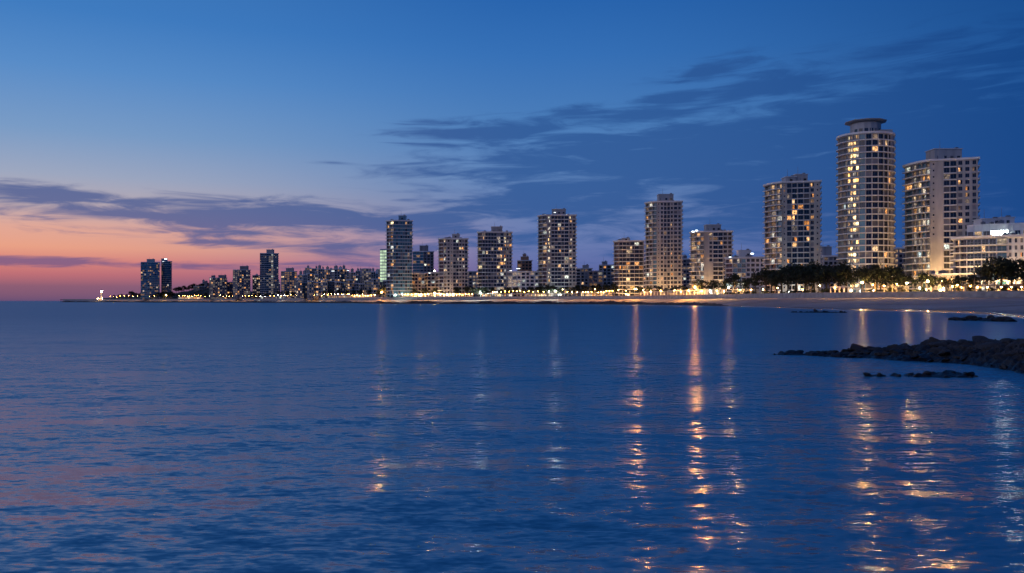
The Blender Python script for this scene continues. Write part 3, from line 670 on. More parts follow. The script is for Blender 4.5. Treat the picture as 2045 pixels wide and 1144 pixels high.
# low white block
building('white_apartment_block', 'low pale block with white roof lights left of the beige tower', 525, [1448, 1463, 1490, 1527], [S('log', 1, -45, 'few', 'dark'), S('log', 3, -8, 'cold', 'teal'), S('grid', 4, 6, ['few', 'cold'], 'dark')],
    513, 'stucco_w', anchor=1, fh=3.0, pent=[(1476, 1500, 499, 6, 6)], right_balc=False, frame='frame_w')
building('apartment_tower', 'medium beige tower with a boxy roof house, right of the slim pale tower', 590, [1379, 1391, 1406, 1424, 1444, 1462],
    [S('balc', 1, -55, 'glowy', 'dark'), S('balc', 2, -30, 'glowy', 'dark'), S('small', 2, 4, ['off', 'few'], kinds=['blank', 'grid']), S('wide', 2, 5, ['off', 'few'], 'dark'), S('grid', 2, 6, ['some', 'off'], 'dark')],
    461, 'stucco', anchor=2, fh=3.0, pent=[(1411, 1440, 448, 7, 8)], cat='tower', rows=lambda si, c, f, n: not (si == 2 and f < n * .5))
building('apartment_tower', 'slim tall pale tower with many small balconies on its left, behind a low pavilion', 620, [1289, 1296, 1303, 1312, 1332, 1345, 1362],
    [S('balc', 1, -55, 'some', 'dark'), S('balc', 1, -48, 'glowy', 'dark'), S('balc', 1, -30, 'few', 'teal', slab=.9), S('grid', 3, 3, ['off', 'few', 'off'], 'dark', kinds=['small', 'grid', 'wide']), S('grid', 2, 5, ['off', 'some'], 'dark', kinds=['wide', 'grid']), S('grid', 2, 6, ['some', 'off'], 'dark')],
    401, 'stucco', anchor=3, fh=3.0, pent=[(1316, 1345, 387, 7, 8)], cat='tower')
building('apartment_tower', 'mid-rise block with a glaring yellow roof lamp, left of the slim pale tower', 650, [1226, 1236, 1258, 1286], [S('balc', 1, -50, 'some', 'dark'), S('log', 3, -4, ['few', 'few', 'many'], 'dark'), S('log', 3, 6, ['some', 'few', 'few'], 'dark')],
    480, 'stucco_b', anchor=1, fh=3.0, pent=[(1243, 1258, 475, 6, 6)], cat='tower')
building('apartment_tower', 'dark tower with one straight column of lit stair windows, right of centre', 690, [1075, 1083, 1092, 1101, 1127, 1136, 1150],
    [S('balc', 1, -58, 'few', 'dark'), S('balc', 1, -48, 'some', 'dark'), S('grid', 1, 2, 'column', 'grey', ratio=.4), S('wide', 4, 3, ['off', 'off', 'few', 'off'], 'dark'), S('wide', 1, 3, 'some', 'dark'), S('grid', 2, 5, ['some', 'off'], 'dark')],
    428, 'stucco_g', anchor=2, fh=3.0, pent=[(1103, 1130, 417, 6, 8)], cat='tower')
building('apartment_tower', 'dark glassy tower sprinkled with lit rooms, third of the central towers from the left', 715, [954, 963, 992, 1006, 1022],
    [S('balc', 1, -50, 'some', 'dark'), S('glass', 5, 2, 'few', 'dark'), S('wide', 2, 4, 'many', 'dark'), S('grid', 3, 5, ['many', 'few', 'some'], 'dark')], 462, 'stucco_g', anchor=1, fh=3.0, pent=[(981, 1003, 452, 6, 8)], cat='tower')
building('apartment_tower', 'plain beige tower with dark window grid, left of the dark glassy tower', 720, [876, 886, 899, 934], [S('balc', 1, -52, 'few', 'dark'), S('grid', 2, 0, ['glowy', 'off'], 'dark'), S('grid', 6, 5, ['few', 'off', 'few', 'some', 'few', 'off'], 'dark', kinds=['small', 'wide', 'wide', 'grid', 'grid', 'wide'])],
    475, 'stucco', anchor=1, fh=3.0, pent=[(903, 917, 467, 6, 7)], cat='tower')
building('glass_tower', 'tall blue-green glass tower beside the thin mint-lit one', 735, [772, 779, 786, 804, 823], [S('balc', 1, -56, 'some', 'dark'), S('balc', 1, -48, 'many', 'dark'), S('glass', 4, 2, 'off', 'teal', slab=.2), S('glass', 4, 6, ['off', 'few', 'off', 'off'], 'teal', ratio=.75)],
    439, 'curtain', anchor=2, fh=3.0, pent=[(796, 810, 430, 6, 7)], cat='tower')
building('thin_tower', 'thin distant tower glowing mint white, left of the blue-green glass tower', 950, [759, 768, 776], [S('glass', 2, -4, 'mint', 'teal', slab=.3), S('glass', 2, 8, 'mint', 'teal', slab=.3)], 497, 'stucco_w', anchor=1, fh=3.4, far=True, cat='tower')
building('apartment_tower', 'shorter dark block rising behind cream blocks between the glass tower and the beige tower', 860, [824, 846, 866], [S('wide', 3, -12, 'off', 'teal'), S('grid', 3, 8, ['few', 'some', 'off'], 'dark')], 501, 'stucco_d', anchor=1, fh=3.0, far=True, pent=[(838, 854, 490, 6, 7)], cat='tower')
def low(label, Y, pxs, top, wall, pal, kinds=('grid', 'grid'), pent=None, group=None, n=None, name='apartment_block'):
    w0 = (pxs[1] - pxs[0]) / F * Y; w1 = (pxs[2] - pxs[1]) / F * Y
    building(name, label, Y, pxs, [S(kinds[0], max(1, round(w0 / 3.4)), -28, pal), S(kinds[1], max(2, round(w1 / 3.4)), 5, pal)], top, wall, anchor=1, far=True, pent=pent, group=group)
low('cream mid-rise block at the foot of the dark block, left one of a pair', 745, [822, 828, 848], 545, 'stucco_b', 'some', ('log', 'grid'))
low('cream mid-rise block, right one of a pair beside the beige tower', 750, [848, 853, 877], 543, 'stucco_b', 'some')
low('grey mid-rise block between the beige tower and the dark glassy tower', 800, [930, 936, 958], 541, 'stucco_g', 'many')
low('low white block with cool roof lights right of the dark glassy tower', 705, [1014, 1032, 1076], 541, 'stucco_w', 'cold', ('log', 'grid'))
low('rust coloured stepped block rising behind the low white block near the centre', 800, [1033, 1042, 1062], 519, 'stucco_r', 'few', pent=[(1040, 1056, 512, 4, 5), (1044, 1051, 507, 6, 4)])
low('grey mid-rise block right of the dark tower with the lit stair column', 780, [1150, 1160, 1182], 535, 'stucco_g', 'some', pent=[(1164, 1176, 529, 4, 5)])
low('beige mid-rise block, middle of the three right of the stair-lit tower', 720, [1176, 1184, 1204], 540, 'stucco_b', 'many')
low('grey block with a small roof house, right of the three beside the stair-lit tower', 760, [1196, 1204, 1228], 528, 'stucco_g', 'some', pent=[(1203, 1213, 522, 4, 5)])
low('dark block seen in the gap between slim pale tower and medium beige tower', 760, [1358, 1364, 1384], 516, 'stucco_d', 'few', pent=[(1365, 1372, 510, 4, 5)])
# far left
low('grey tower block left of the tallest far tower', 1250, [465, 474, 500], 538, 'stucco_d', 'many', pent=[(479, 494, 531, 6, 6)])
low('narrow block touching the left side of the tallest far tower', 1290, [504, 508, 520], 549, 'stucco_d', 'many')
building('far_tower', 'tallest tower of the far shore with a column of yellow windows', 1240, [519, 532, 546, 556], [S('wide', 4, -12, 'few', 'dark'), S('wide', 3, 3, ['few', 'many', 'column'], 'dark'), S('grid', 3, 6, ['some', 'few', 'some'], 'dark')], 505, 'stucco_g', anchor=1, fh=3.1, far=True, pent=[(532, 545, 498, 6, 7)], cat='tower')
low('square block with a roof house right of the tallest far tower', 1240, [561, 568, 593], 541, 'stucco_g', 'many', pent=[(571, 585, 535, 5, 6)])
low('wide low block with two roof steps, first from the hill', 1320, [418, 425, 453], 554, 'stucco_d', 'many', pent=[(422, 428, 550, 4, 5), (436, 450, 549, 5, 5)])
low('small dark house block on the hill slope', 1500, [386, 398, 420], 571, 'stucco_d', 'few', pent=[(408, 413, 561, 4, 4)])
low('low dark block squeezed between the square far blocks', 1340, [450, 454, 468], 563, 'stucco_d', 'some')
building('far_tower', 'broad dark tower, left one of the twin towers by the lighthouse', 1450, [281, 302, 319], [S('wide', 6, -8, ['few', 'some', 'few', 'off'], 'teal', slab=.5), S('wide', 5, 8, ['few', 'some', 'off', 'some'], 'teal', slab=.4)], 523, 'curtain', anchor=1, fh=3.2, far=True, pent=[(293, 306, 517, 6, 7)], cat='tower')
building('far_tower', 'slim green glass tower with a white crown light, right one of the twin towers', 1480, [322, 331, 343], [S('glass', 3, -10, ['off', 'few', 'off'], 'teal'), S('glass', 4, 6, ['off', 'few', 'off'], 'teal')], 521, 'curtain', anchor=1, fh=3.2, far=True, pent=[(322, 332, 516, 4, 6)], cat='tower')
# the dense quarter between the far towers and the glass tower
dense = random.Random(21); p = 588; nb = 0
while p < 768:
    wd = dense.uniform(8, 17); Yb = dense.uniform(1010, 1160); t = dense.uniform(535, 552) + (10 if p < 600 else 0)
    low(ORD(nb) + ' block from the left in the crowded quarter left of the glass tower', Yb, [p, p + wd * .35, p + wd], t, dense.choice(['stucco', 'stucco_g', 'stucco_w', 'stucco_b']), dense.choice(['some', 'many', 'few']),  # paler walls picked to imitate distance haze
        pent=[(p + wd * .3, p + wd * .65, t - dense.uniform(3, 7), 5, 5)] if dense.random() < .7 else None, group='crowded blocks of the far quarter')
    p += wd * .62; nb += 1
p = 592; nb = 0
while p < 770:
    wd = dense.uniform(8, 15); Yb = dense.uniform(985, 1005) if p < 690 else dense.uniform(900, 960); t = dense.uniform(556, 566)
    low(ORD(nb) + ' from the left of the low blocks standing before the crowded quarter', Yb, [p, p + wd * .3, p + wd], t, dense.choice(['stucco_b', 'stucco_g', 'stucco']), dense.choice(['some', 'many']), group='lower blocks of the far quarter')
    p += wd * 1.02; nb += 1
for i, (p0, p1, t, wl_) in enumerate([(775, 796, 560, 'stucco_g'), (866, 880, 552, 'stucco_d'), (934, 947, 549, 'stucco_b'), (946, 958, 555, 'stucco_g'), (1062, 1078, 546, 'stucco_g'), (1072, 1086, 538, 'stucco_d'), (1148, 1160, 545, 'stucco_b'), (1214, 1230, 546, 'stucco_g'), (1224, 1240, 532, 'stucco_d'),
                                      (1280, 1294, 528, 'stucco_d'), (1360, 1372, 536, 'stucco_g'), (1370, 1384, 545, 'stucco_b'), (1440, 1456, 530, 'stucco_d'), (1505, 1530, 535, 'stucco_g')]):
    low(ORD(i) + ' from the left of the dim infill blocks seen behind the front towers', 830 + (i * 37) % 90, [p0, p0 + (p1 - p0) * .35, p1], t, wl_, ['some', 'many', 'few'][i % 3], group='dim infill blocks behind the towers', pent=[(p0 + 4, p0 + 9, t - 5, 4, 4)] if i % 2 else None)
p = 400; nb = 0
while p < 760:
    wd = dense.uniform(7, 14); t = dense.uniform(534, 548) if p > 600 else dense.uniform(552, 566)
    low(ORD(nb) + ' from the left of the hazy back blocks rising behind the far shore', dense.uniform(1560, 1750) if p < 600 else dense.uniform(1250, 1400), [p, p + wd * .35, p + wd], t, dense.choice(['stucco_w', 'stucco', 'stucco_g']), dense.choice(['some', 'few']), group='back blocks of the far shore',  # light stucco stands in for haze over the back row
        pent=[(p + wd * .35, p + wd * .6, t - dense.uniform(3, 8), 5, 5)] if dense.random() < .6 else None); p += dense.uniform(11, 19); nb += 1
# ------------------------------------------------------------------ trees
LEAF = surf('leaves', (.007, .013, .006), (.022, .034, .012), .75, .6)
BARK = surf('bark', (.05, .038, .028), (.11, .085, .06), .9, 2)
def crown_mesh(seed, flat=1.0):
    rnd = random.Random(seed); mb = MB(); clumps = []
    for i in range(15):
        a = rnd.uniform(0, 6.28); r = rnd.uniform(.2, 2.5) ; clumps.append(Vector((r * math.cos(a), r * math.sin(a), 4.3 + rnd.uniform(-1.3, 2.4) * flat * (1 - .12 * r))))
    for c in clumps:
        cr = rnd.uniform(.8, 1.5)
        for k in range(52):
            d = Vector((rnd.gauss(0, 1), rnd.gauss(0, 1), rnd.gauss(0, .75))).normalized() * cr * rnd.uniform(.45, 1.1); p_ = c + d
            u = Vector((rnd.gauss(0, 1), rnd.gauss(0, 1), rnd.gauss(0, 1))).normalized(); v = u.cross(d).normalized(); s = rnd.uniform(.16, .36)
            mb.face([p_ - u * s, p_ + v * s * .6, p_ + u * s, p_ - v * s * .6])
    return mb.mesh('crown', LEAF)
def trunk_mesh(seed):
    rnd = random.Random(seed); mb = MB(); l1 = rnd.uniform(-.3, .3)
    mb.tube([(0, 0, -.1), (l1 * .3, .05, 1.2), (l1, .1, 2.6), (l1 * .8, 0, 4.4)], [.24, .19, .15, .06], 7)
    for k in range(4):
        a = rnd.uniform(0, 6.28); e = rnd.uniform(1.2, 2.0); mb.tube([(l1 * .8, .08, 2.2 + .3 * k), (l1 + e * .5 * math.cos(a), e * .5 * math.sin(a), 3.2 + .3 * k), (l1 + e * math.cos(a), e * math.sin(a), 4.1 + .3 * k)], [.1, .07, .03], 5)
    return mb.mesh('trunk', BARK, True)
CROWN = [crown_mesh(40 + i, .8 + .12 * (i % 3)) for i in range(6)]; TRUNK = [trunk_mesh(60 + i) for i in range(4)]
trnd = random.Random(5)
def tree(px, Y, h, label, group, wide=1.0):
    r = empty('tree', (X(px, Y), Y, GZ), trnd.uniform(0, 6.28)); tag(r, label, 'tree', group); s = h / 7.4
    s *= 1.3 if px < 1400 else 1.58; r.scale = (s * wide, s * wide, s); link('trunk', trnd.choice(TRUNK), r); link('crown', trnd.choice(CROWN), r); return r
def tree_row(px0, px1, off, h0, h1, gap, label, group, wide=1.0):
    p_ = px0; i = 0
    while p_ < px1:
        Y = interp(PROM, p_) + off + trnd.uniform(-2.5, 2.5); lab = ORD(i) + ' ' + label.replace(' tree', ' tree from the left', 1); tree(p_, Y, trnd.uniform(h0, h1), lab, group, wide); p_ += gap * trnd.uniform(.75, 1.25) * F / Y; i += 1
tree_row(1530, 1690, 12, 7.5, 9.8, 4.6, 'dense dark tree in the clump below the beige tower', 'clump before the beige tower', 1.1)
tree_row(1540, 1680, 30, 8.5, 10.5, 6, 'dark tree in the back row below the beige tower', 'back row before the beige tower', 1.1)
tree_row(1690, 1860, 12, 5.5, 8.5, 6.5, 'rounded tree among the lamps below the round tower', 'trees below the round tower')
tree_row(1720, 1812, 30, 7.5, 10, 7, 'taller dark tree just in front of the round tower base', 'back row below the round tower')
tree_row(1862, 1968, 9, 3.6, 5.2, 5, 'low clipped tree before the lit podium', 'low trees before the podium', 1.2)
tree_row(1972, 2075, 11, 7.5, 9.5, 4.6, 'spreading dark tree in front of the low white block', 'trees before the white block', 1.15)
tree_row(1400, 1530, 13, 5.5, 8.2, 6, 'dark tree beside the lamps below the medium and low pale blocks', 'trees below the pale blocks')
tree_row(1228, 1400, 22, 4.2, 6.5, 8, 'small tree behind the bright pergola promenade', 'trees behind the pergolas')
tree_row(1080, 1232, 9, 6.2, 8.6, 5.2, 'dark tree over warm lamps, below the stair-lit tower and its neighbours', 'trees right of centre')
tree_row(945, 1080, 9, 5.8, 7.6, 5.6, 'dark tree over warm lamps near the middle of the bay', 'trees in the middle of the bay')
tree_row(775, 945, 16, 5.8, 8.0, 7.5, 'dark tree behind the bright white promenade lights of the central towers', 'trees before the central towers')
tree_row(585, 770, 12, 6.0, 9.0, 7.5, 'dark tree in the lamp-lit row before the far quarter', 'trees before the far quarter')
tree_row(345, 585, 14, 6.0, 9.0, 9, 'dark tree along the far shore road below the far towers', 'trees of the far shore')
tree_row(228, 345, 12, 5.0, 9.5, 7, 'dark tree on the point between lighthouse and twin towers', 'trees on the point')
tree_row(262, 345, 40, 9, 13, 9, 'taller dark tree behind the front row on the point', 'back trees on the point', 1.2)
for i, p_ in enumerate(np.arange(352, 470, 5.2)):                                    # trees on the hill slope
    Y = interp(PROM, p_) + 60 + 320 * .42; h = 22 * math.exp(-((p_ - 430) / 95) ** 2) + 5 * math.exp(-((p_ - 250) / 60) ** 2)
    t = tree(p_, Y, trnd.uniform(7, 11), ORD(i) + ' dark tree from the left on the crest of the low hill', 'trees on the hill', 1.3); t.location.z = GZ + h * .9
# low shrubs between the trees and the beach wall
def shrub_row(px0, px1, off, label, group, gap=3.4):
    p_ = px0; i = 0
    while p_ < px1:
        Y = interp(PROM, p_) + off + trnd.uniform(-1, 1); r = empty('shrub', (X(p_, Y), Y, GZ - .2), trnd.uniform(0, 6.28)); tag(r, ORD(i) + ' ' + label, 'shrub', group); s = trnd.uniform(.34, .6)
        r.scale = (s * 1.1, s * 1.1, s); o = link('crown', trnd.choice(CROWN), r, (0, 0, -2.2)); p_ += gap * trnd.uniform(.7, 1.5) * F / Y; i += 1
shrub_row(1532, 1690, 8, 'dark shrub from the left below the beige tower', 'shrubs below the beige tower')
shrub_row(1745, 1880, 8, 'dark shrub from the left between round and right slab tower', 'shrubs right of the round tower')
shrub_row(1895, 2060, 7, 'dark shrub from the left before the low white block', 'shrubs before the white block')
shrub_row(1450, 1530, 8, 'dark shrub from the left before the low pale block', 'shrubs before the low pale block')
# palms
def palm(px, off, h, label, group):
    rnd = random.Random(int(px * 13)); Y = interp(PROM, px) + off; r = empty('palm_tree', (X(px, Y), Y, GZ), rnd.uniform(0, 6)); tag(r, label, 'palm', group)
    mb = MB(); mb.tube([(0, 0, -.1), (.1, 0, h * .4), (.16, .05, h * .8), (.2, .05, h)], [.26, .2, .18, .2], 8); mb.build('trunk', MAT['palm_bark'], r, smooth=True)
    mb = MB()
    for k in range(16):
        a = 6.283 * k / 16 + rnd.uniform(-.15, .15); L = rnd.uniform(1.7, 2.3); up = rnd.uniform(.1, .9); prev = None
        for j in range(6):
            t = j / 5; c = Vector((.2 + math.cos(a) * L * t, .05 + math.sin(a) * L * t, h + up * t * 1.4 - 1.9 * t * t)); sd = Vector((-math.sin(a), math.cos(a), 0)) * (.30 * math.sin(math.pi * min(1, t * .9 + .12)))
            dr = Vector((0, 0, -.16))
            if prev:
                mb.face([prev[0], prev[1], c, c + sd + dr]); mb.face([prev[1], prev[2], c - sd + dr, c])
            prev = (c + sd + dr, c, c - sd + dr)
    mb.build('crown', LEAF, r); return r
MAT['palm_bark'] = surf('palm_bark', (.20, .16, .12), (.34, .28, .21), .9, 3)
for i, (p_, h) in enumerate([(1312, 6.2), (1330, 5.0), (1352, 5.4), (1362, 6), (1404, 5.6), (1415, 5.0), (1425, 6.0), (1440, 5.2)]): palm(p_, 5 + (i % 3) * 2, h, ORD(i) + ' ' + 'lit palm from the left by the bright pergolas of the middle right', 'palms by the pergolas')
for i, (p_, h) in enumerate([(1548, 4.8), (1620, 4.6), (1702, 5), (1748, 5.2), (1766, 5), (1782, 4.6)]): palm(p_, 5, h, ORD(i) + ' ' + 'lone palm from the left below the beige and round towers', 'palms below the two right towers')
for i, (p_, h) in enumerate([(1922, 5.6), (1946, 6.2), (1968, 5.8), (1986, 6), (2022, 5.6)]): palm(p_, 4 + i % 2, h, ORD(i) + ' ' + 'pale-trunked palm from the left before the warm terrace of the white block', 'palms before the white block')
for i, p_ in enumerate([800, 826, 852, 886, 912, 1010, 1042, 1062, 1150, 1196, 1216]): palm(p_, 6, 4.6 + (i % 3) * .6, ORD(i) + ' ' + 'small palm from the left among the lamps of the middle promenade', 'palms of the middle promenade')

# ------------------------------------------------------------------ lamps
ico = bmesh.new(); bmesh.ops.create_icosphere(ico, subdivisions=1, radius=1); GLOBE_V = [v.co.copy() for v in ico.verts]; GLOBE_F = [tuple(v.index for v in f.verts) for f in ico.faces]; ico.free()
def globe(rad, mat):
    mb = MB(); mb.v = [tuple(v * rad) for v in GLOBE_V]; mb.f = list(GLOBE_F); mb.m = [0] * len(mb.f); return mb.mesh('lamp_globe', mat)
LM = {'o': lamp_mat('lamp_sodium', (1, .34, .045), 150), 'w': lamp_mat('lamp_warm', (1, .44, .10), 130), 'c': lamp_mat('lamp_cool', (.86, 1, .92), 130),
      'O': lamp_mat('lamp_sodium_strong', (1, .42, .09), 12000), 'W': lamp_mat('lamp_warm_strong', (1, .55, .17), 3600), 'C': lamp_mat('lamp_cool_strong', (.85, 1, .95), 3600)}
DOWN = {'o': lamp_mat('lamp_lens_sodium', (1, .42, .09), 700), 'w': lamp_mat('lamp_lens_warm', (1, .55, .18), 700), 'c': lamp_mat('lamp_lens_cool', (.9, 1, .9), 800)}
def lens(mat):
    mb = MB(); mb.face([(.34 * math.cos(-6.283 * k / 10), .34 * math.sin(-6.283 * k / 10), .0) for k in range(10)]); return mb.mesh('lamp_lens', mat)
DM = {k: lens(m) for k, m in DOWN.items()}
GM = {k: globe(.30 if k.isupper() else .22, m) for k, m in LM.items()}
POLE = {}
def pole_mesh(h):
    k = round(h * 2) / 2
    if k not in POLE:
        mb = MB(); mb.lathe([(.22, 0), (.22, .25), (.11, .45), (.085, 1.2), (.06, k - .35), (.14, k - .28), (.16, k - .2), (0.01, k - .18)], 8); mb.lathe([(.40, k + .22), (.38, k + .36), (.20, k + .44), (.02, k + .5)], 10); POLE[k] = mb.mesh('pole', MAT['pole'], True)
    return POLE[k], k
def lamp(px, py, t, label, group=None, off=3.0):
    if group: COUNT[group] = COUNT.get(group, -1) + 1; label = ORD(COUNT[group]) + ' ' + label
    Y = interp(PROM, px) + off; h = max(2.0, Z(py, Y) - GZ); pm, h = pole_mesh(h)
    r = empty('street_lamp', (X(px, Y), Y, GZ)); tag(r, label, 'street lamp', group); link('pole', pm, r); link('lamp_globe', GM[t], r, (0, 0, h + .06)); link('lamp_lens', DM[t.lower()], r, (0, 0, h + .335)); return r
for a in [(1270, 577, 'O', 'glaring orange street lamp left of the slim pale tower'), (1388, 574, 'O', 'glaring orange street lamp in front of the medium beige tower'), (762, 584, 'O', 'strong orange street lamp below the blue-green glass tower'),
          (868, 584, 'W', 'strong yellowish street lamp below the cream pair of blocks'), (959, 584, 'C', 'white street lamp at the left foot of the dark glassy tower'), (1109, 581, 'C', 'brightest white street lamp below the stair-lit tower'),
          (1455, 574, 'W', 'yellow street lamp before the low pale block'), (1722, 563, 'W', 'tall warm street lamp standing before the round tower'), (1811, 566, 'W', 'warm street lamp at the left foot of the right slab tower'),
          (331, 589, 'W', 'bright lamp at the foot of the twin towers'), (1853, 562, 'W', 'bright lamp at the lit corner of the right slab tower')]: lamp(*a)
def denser(L):
    L = sorted(L); return sorted(L + [((a[0] + b[0]) / 2, max(a[1], b[1]) + .6, 'o' if i % 3 else 'w') for i, (a, b) in enumerate(zip(L[:-1], L[1:])) if b[0] - a[0] > 6])
L2 = 'lamp from the left along the %s'; COUNT = {}
for px, py, t in sorted([(1524, 578, 'w'), (1553, 575, 'o'), (1637, 572, 'w'), (1667, 575, 'o'), (1743, 570, 'o'), (1766, 571, 'w'), (1791, 567, 'o'), (1500, 579, 'w'), (1478, 580, 'w'), (1837, 576, 'c'), (1603, 580, 'o')]): lamp(px, py, t, L2 % 'promenade below the beige and round towers', 'lamps of the right promenade')
for px, py, t in sorted([(1884, 574, 'w'), (1902, 572, 'o'), (1912, 570, 'o'), (1921, 574, 'w'), (1938, 572, 'o'), (1952, 573, 'w'), (1972, 574, 'w'), (2000, 574, 'w'), (2020, 573, 'o'), (2040, 574, 'w')]): lamp(px, py, t, L2 % 'terrace before the low white block', 'lamps before the white block', 8)
for px, py, t in sorted([(1235, 579, 'w'), (1250, 581, 'o'), (1285, 580, 'w'), (1300, 582, 'w'), (1320, 580, 'w'), (1347, 579, 'w'), (1360, 582, 'w'), (1375, 580, 'w'), (1402, 581, 'w'), (1418, 581, 'c'), (1432, 580, 'w'), (1446, 582, 'w')]): lamp(px, py, t, L2 % 'bright pergola promenade', 'lamps of the pergola promenade')
for px, py, t in denser([(984, 583, 'w'), (993, 583, 'c'), (1009, 582, 'o'), (1025, 581, 'o'), (1039, 581, 'w'), (1056, 582, 'o'), (1074, 581, 'w'), (1097, 582, 'c'), (1124, 579, 'o'), (1142, 583, 'w'), (1164, 583, 'o'), (1175, 583, 'w'), (1188, 577, 'o'), (1200, 583, 'o'), (1211, 581, 'w'), (1223, 581, 'o')]): lamp(px, py, t, L2 % 'middle of the bay', 'lamps of the middle promenade')
for px, py, t in denser([(776, 588, 'w'), (790, 588, 'c'), (803, 587, 'c'), (815, 588, 'w'), (830, 587, 'w'), (842, 588, 'w'), (855, 588, 'w'), (880, 588, 'c'), (893, 588, 'c'), (905, 588, 'c'), (918, 588, 'w'), (930, 587, 'w'), (943, 587, 'w')]): lamp(px, py, t, L2 % 'white lit promenade of the central towers', 'lamps of the central promenade')
for px, py, t in denser([(592, 590, 'w'), (606, 586, 'w'), (616, 590, 'o'), (627, 589, 'w'), (638, 590, 'o'), (647, 588, 'c'), (662, 587, 'w'), (675, 587, 'w'), (690, 587, 'w'), (697, 587, 'w'), (703, 589, 'o'), (713, 590, 'w'), (724, 587, 'w'), (735, 590, 'w'), (748, 589, 'w')]): lamp(px, py, t, L2 % 'shore before the crowded far quarter', 'lamps before the far quarter')
for px, py, t in denser([(220, 592, 'o'), (226, 593, 'w'), (240, 591, 'o'), (257, 590, 'w'), (275, 591, 'w'), (290, 591, 'o'), (308, 591, 'w'), (358, 590, 'w'), (364, 590, 'o'), (371, 590, 'w'), (378, 591, 'w'), (388, 590, 'w'), (396, 590, 'w'), (401, 590, 'o'), (418, 591, 'o'), (440, 590, 'w'), (452, 591, 'o'), (465, 591, 'w'), (478, 589, 'w'), (490, 591, 'o'), (503, 590, 'w'), (520, 591, 'c'), (540, 590, 'w'), (555, 589, 'c'), (568, 590, 'c'), (580, 589, 'w')]): lamp(px, py, t, L2 % 'far shore and the point', 'lamps of the far shore')

# ------------------------------------------------------------------ roof lamps (flood lights seen on roofs)
def flood(px, py, Y, t, label, rad=.5):
    r = empty('roof_floodlight', (X(px, Y), Y, Z(py, Y) - 1.0)); tag(r, label, 'floodlight')
    m = MB(); m.box(-.5, .5, -.3, .3, -.9, -.7); m.tube([(0, 0, -.7), (0, 0, .3)], [.06, .06], 6); m.build('bracket', MAT['metal'], r)
    m = MB(); m.box(-rad, rad, -.25, -.08, .7, 1.1); m.build('lamp_face', t, r); m = MB(); m.box(-rad * 1.1, rad * 1.1, -.07, .3, .6, 1.2); m.build('housing', MAT['metal'], r)
FL = {'w': lamp_mat('flood_warm', (1, .75, .38), 120), 'c': lamp_mat('flood_cool', (.80, .97, 1), 14), 'd': lamp_mat('flood_dim', (.85, .97, 1), 3)}
flood(1271, 480, 649, FL['w'], 'glaring yellow-white roof lamp on the mid-rise block left of the slim tower', 1.0)
flood(1384, 462, 584, FL['c'], 'cool white roof light at the left corner of the medium beige tower', .9); flood(1391, 460, 586, FL['c'], 'second cool white roof light along the medium beige tower roof', .7)
flood(1502, 506, 522, FL['c'], 'white roof light on the right half of the low pale block', .8); flood(1458, 513, 521, FL['d'], 'dim white roof light at the left end of the low pale block', .7)
flood(1020, 540, 703, FL['d'], 'dim white roof light at the left end of the low white central block', .9); flood(1035, 536, 706, FL['d'], 'wide white roof light before the rust coloured block', 1.5)
flood(858, 545, 749, FL['d'], 'white roof light on the cream block', .8); flood(868, 541, 752, FL['w'], 'yellow roof light at the right end of the cream block pair', .5)
flood(331, 517, 1478, FL['c'], 'white crown light on top of the slim green twin tower', 2.2); flood(326, 522, 1477, FL['d'], 'small white light below the crown of the slim green twin tower', 1.5)
flood(1108, 424, 694, FL['d'], 'pale light on the roof house of the stair-lit tower', .8); flood(1880, 560, 371, FL['w'], 'bright wall light on the podium terrace', .25)
flood(665, 541, 985, FL['d'], 'yellowish roof light on the crowded far quarter', 1.6); flood(695, 540, 985, FL['d'], 'whitish roof light on the crowded far quarter, right of the yellowish one', 1.2)

# ------------------------------------------------------------------ pergolas, kiosks, pavilion
def pergola(px0, px1, off, h, label, name='pergola'):
    Ya, Yb = interp(PROM, px0) + off, interp(PROM, px1) + off; a, b = Vector((X(px0, Ya), Ya)), Vector((X(px1, Yb), Yb)); c = (a + b) / 2; d = (b - a); L = d.length; rz = math.atan2(d.y, d.x)
    r = empty(name, (c.x, c.y, GZ), rz); tag(r, label, 'pergola'); n = max(3, int(L / 4)); cm = MB(); cm.box(-.16, .16, -.16, .16, 0, h - .25); cm.box(-.24, .24, -.24, .24, 0, .3); cme = cm.mesh('column', MAT['slab'])
    for i in range(n + 1):
        for y in (-1.4, 1.4): link('column', cme, r, (-L / 2 + L * i / n, y, 0))
    for y in (-1.4, 1.4): m = MB(); m.box(-L / 2 - .4, L / 2 + .4, y - .12, y + .12, h - .24, h); m.build('beam', MAT['slab'], r)
    sl = MB(); sl.box(-.06, .06, -1.9, 1.9, h + .01, h + .16); sm = sl.mesh('slat', MAT['slab']); k = min(60, int(L / 1.2))
    for i in range(k): link('slat', sm, r, (-L / 2 + L * (i + .5) / k, 0, 0))
pergola(1338, 1382, 9, 3.4, 'bright white pergola left of the glaring orange lamp'); pergola(1392, 1446, 9, 3.4, 'long bright pergola right of the glaring orange lamp'); pergola(1284, 1330, 9, 3.0, 'lit pergola below the slim pale tower')
pergola(1664, 1690, 6, 3.0, 'small lit pergola left of the tall warm lamp by the round tower'); pergola(785, 845, 9, 3.2, 'lit white colonnade below the blue-green glass tower'); pergola(872, 932, 9, 3.2, 'lit white colonnade below the plain beige tower')
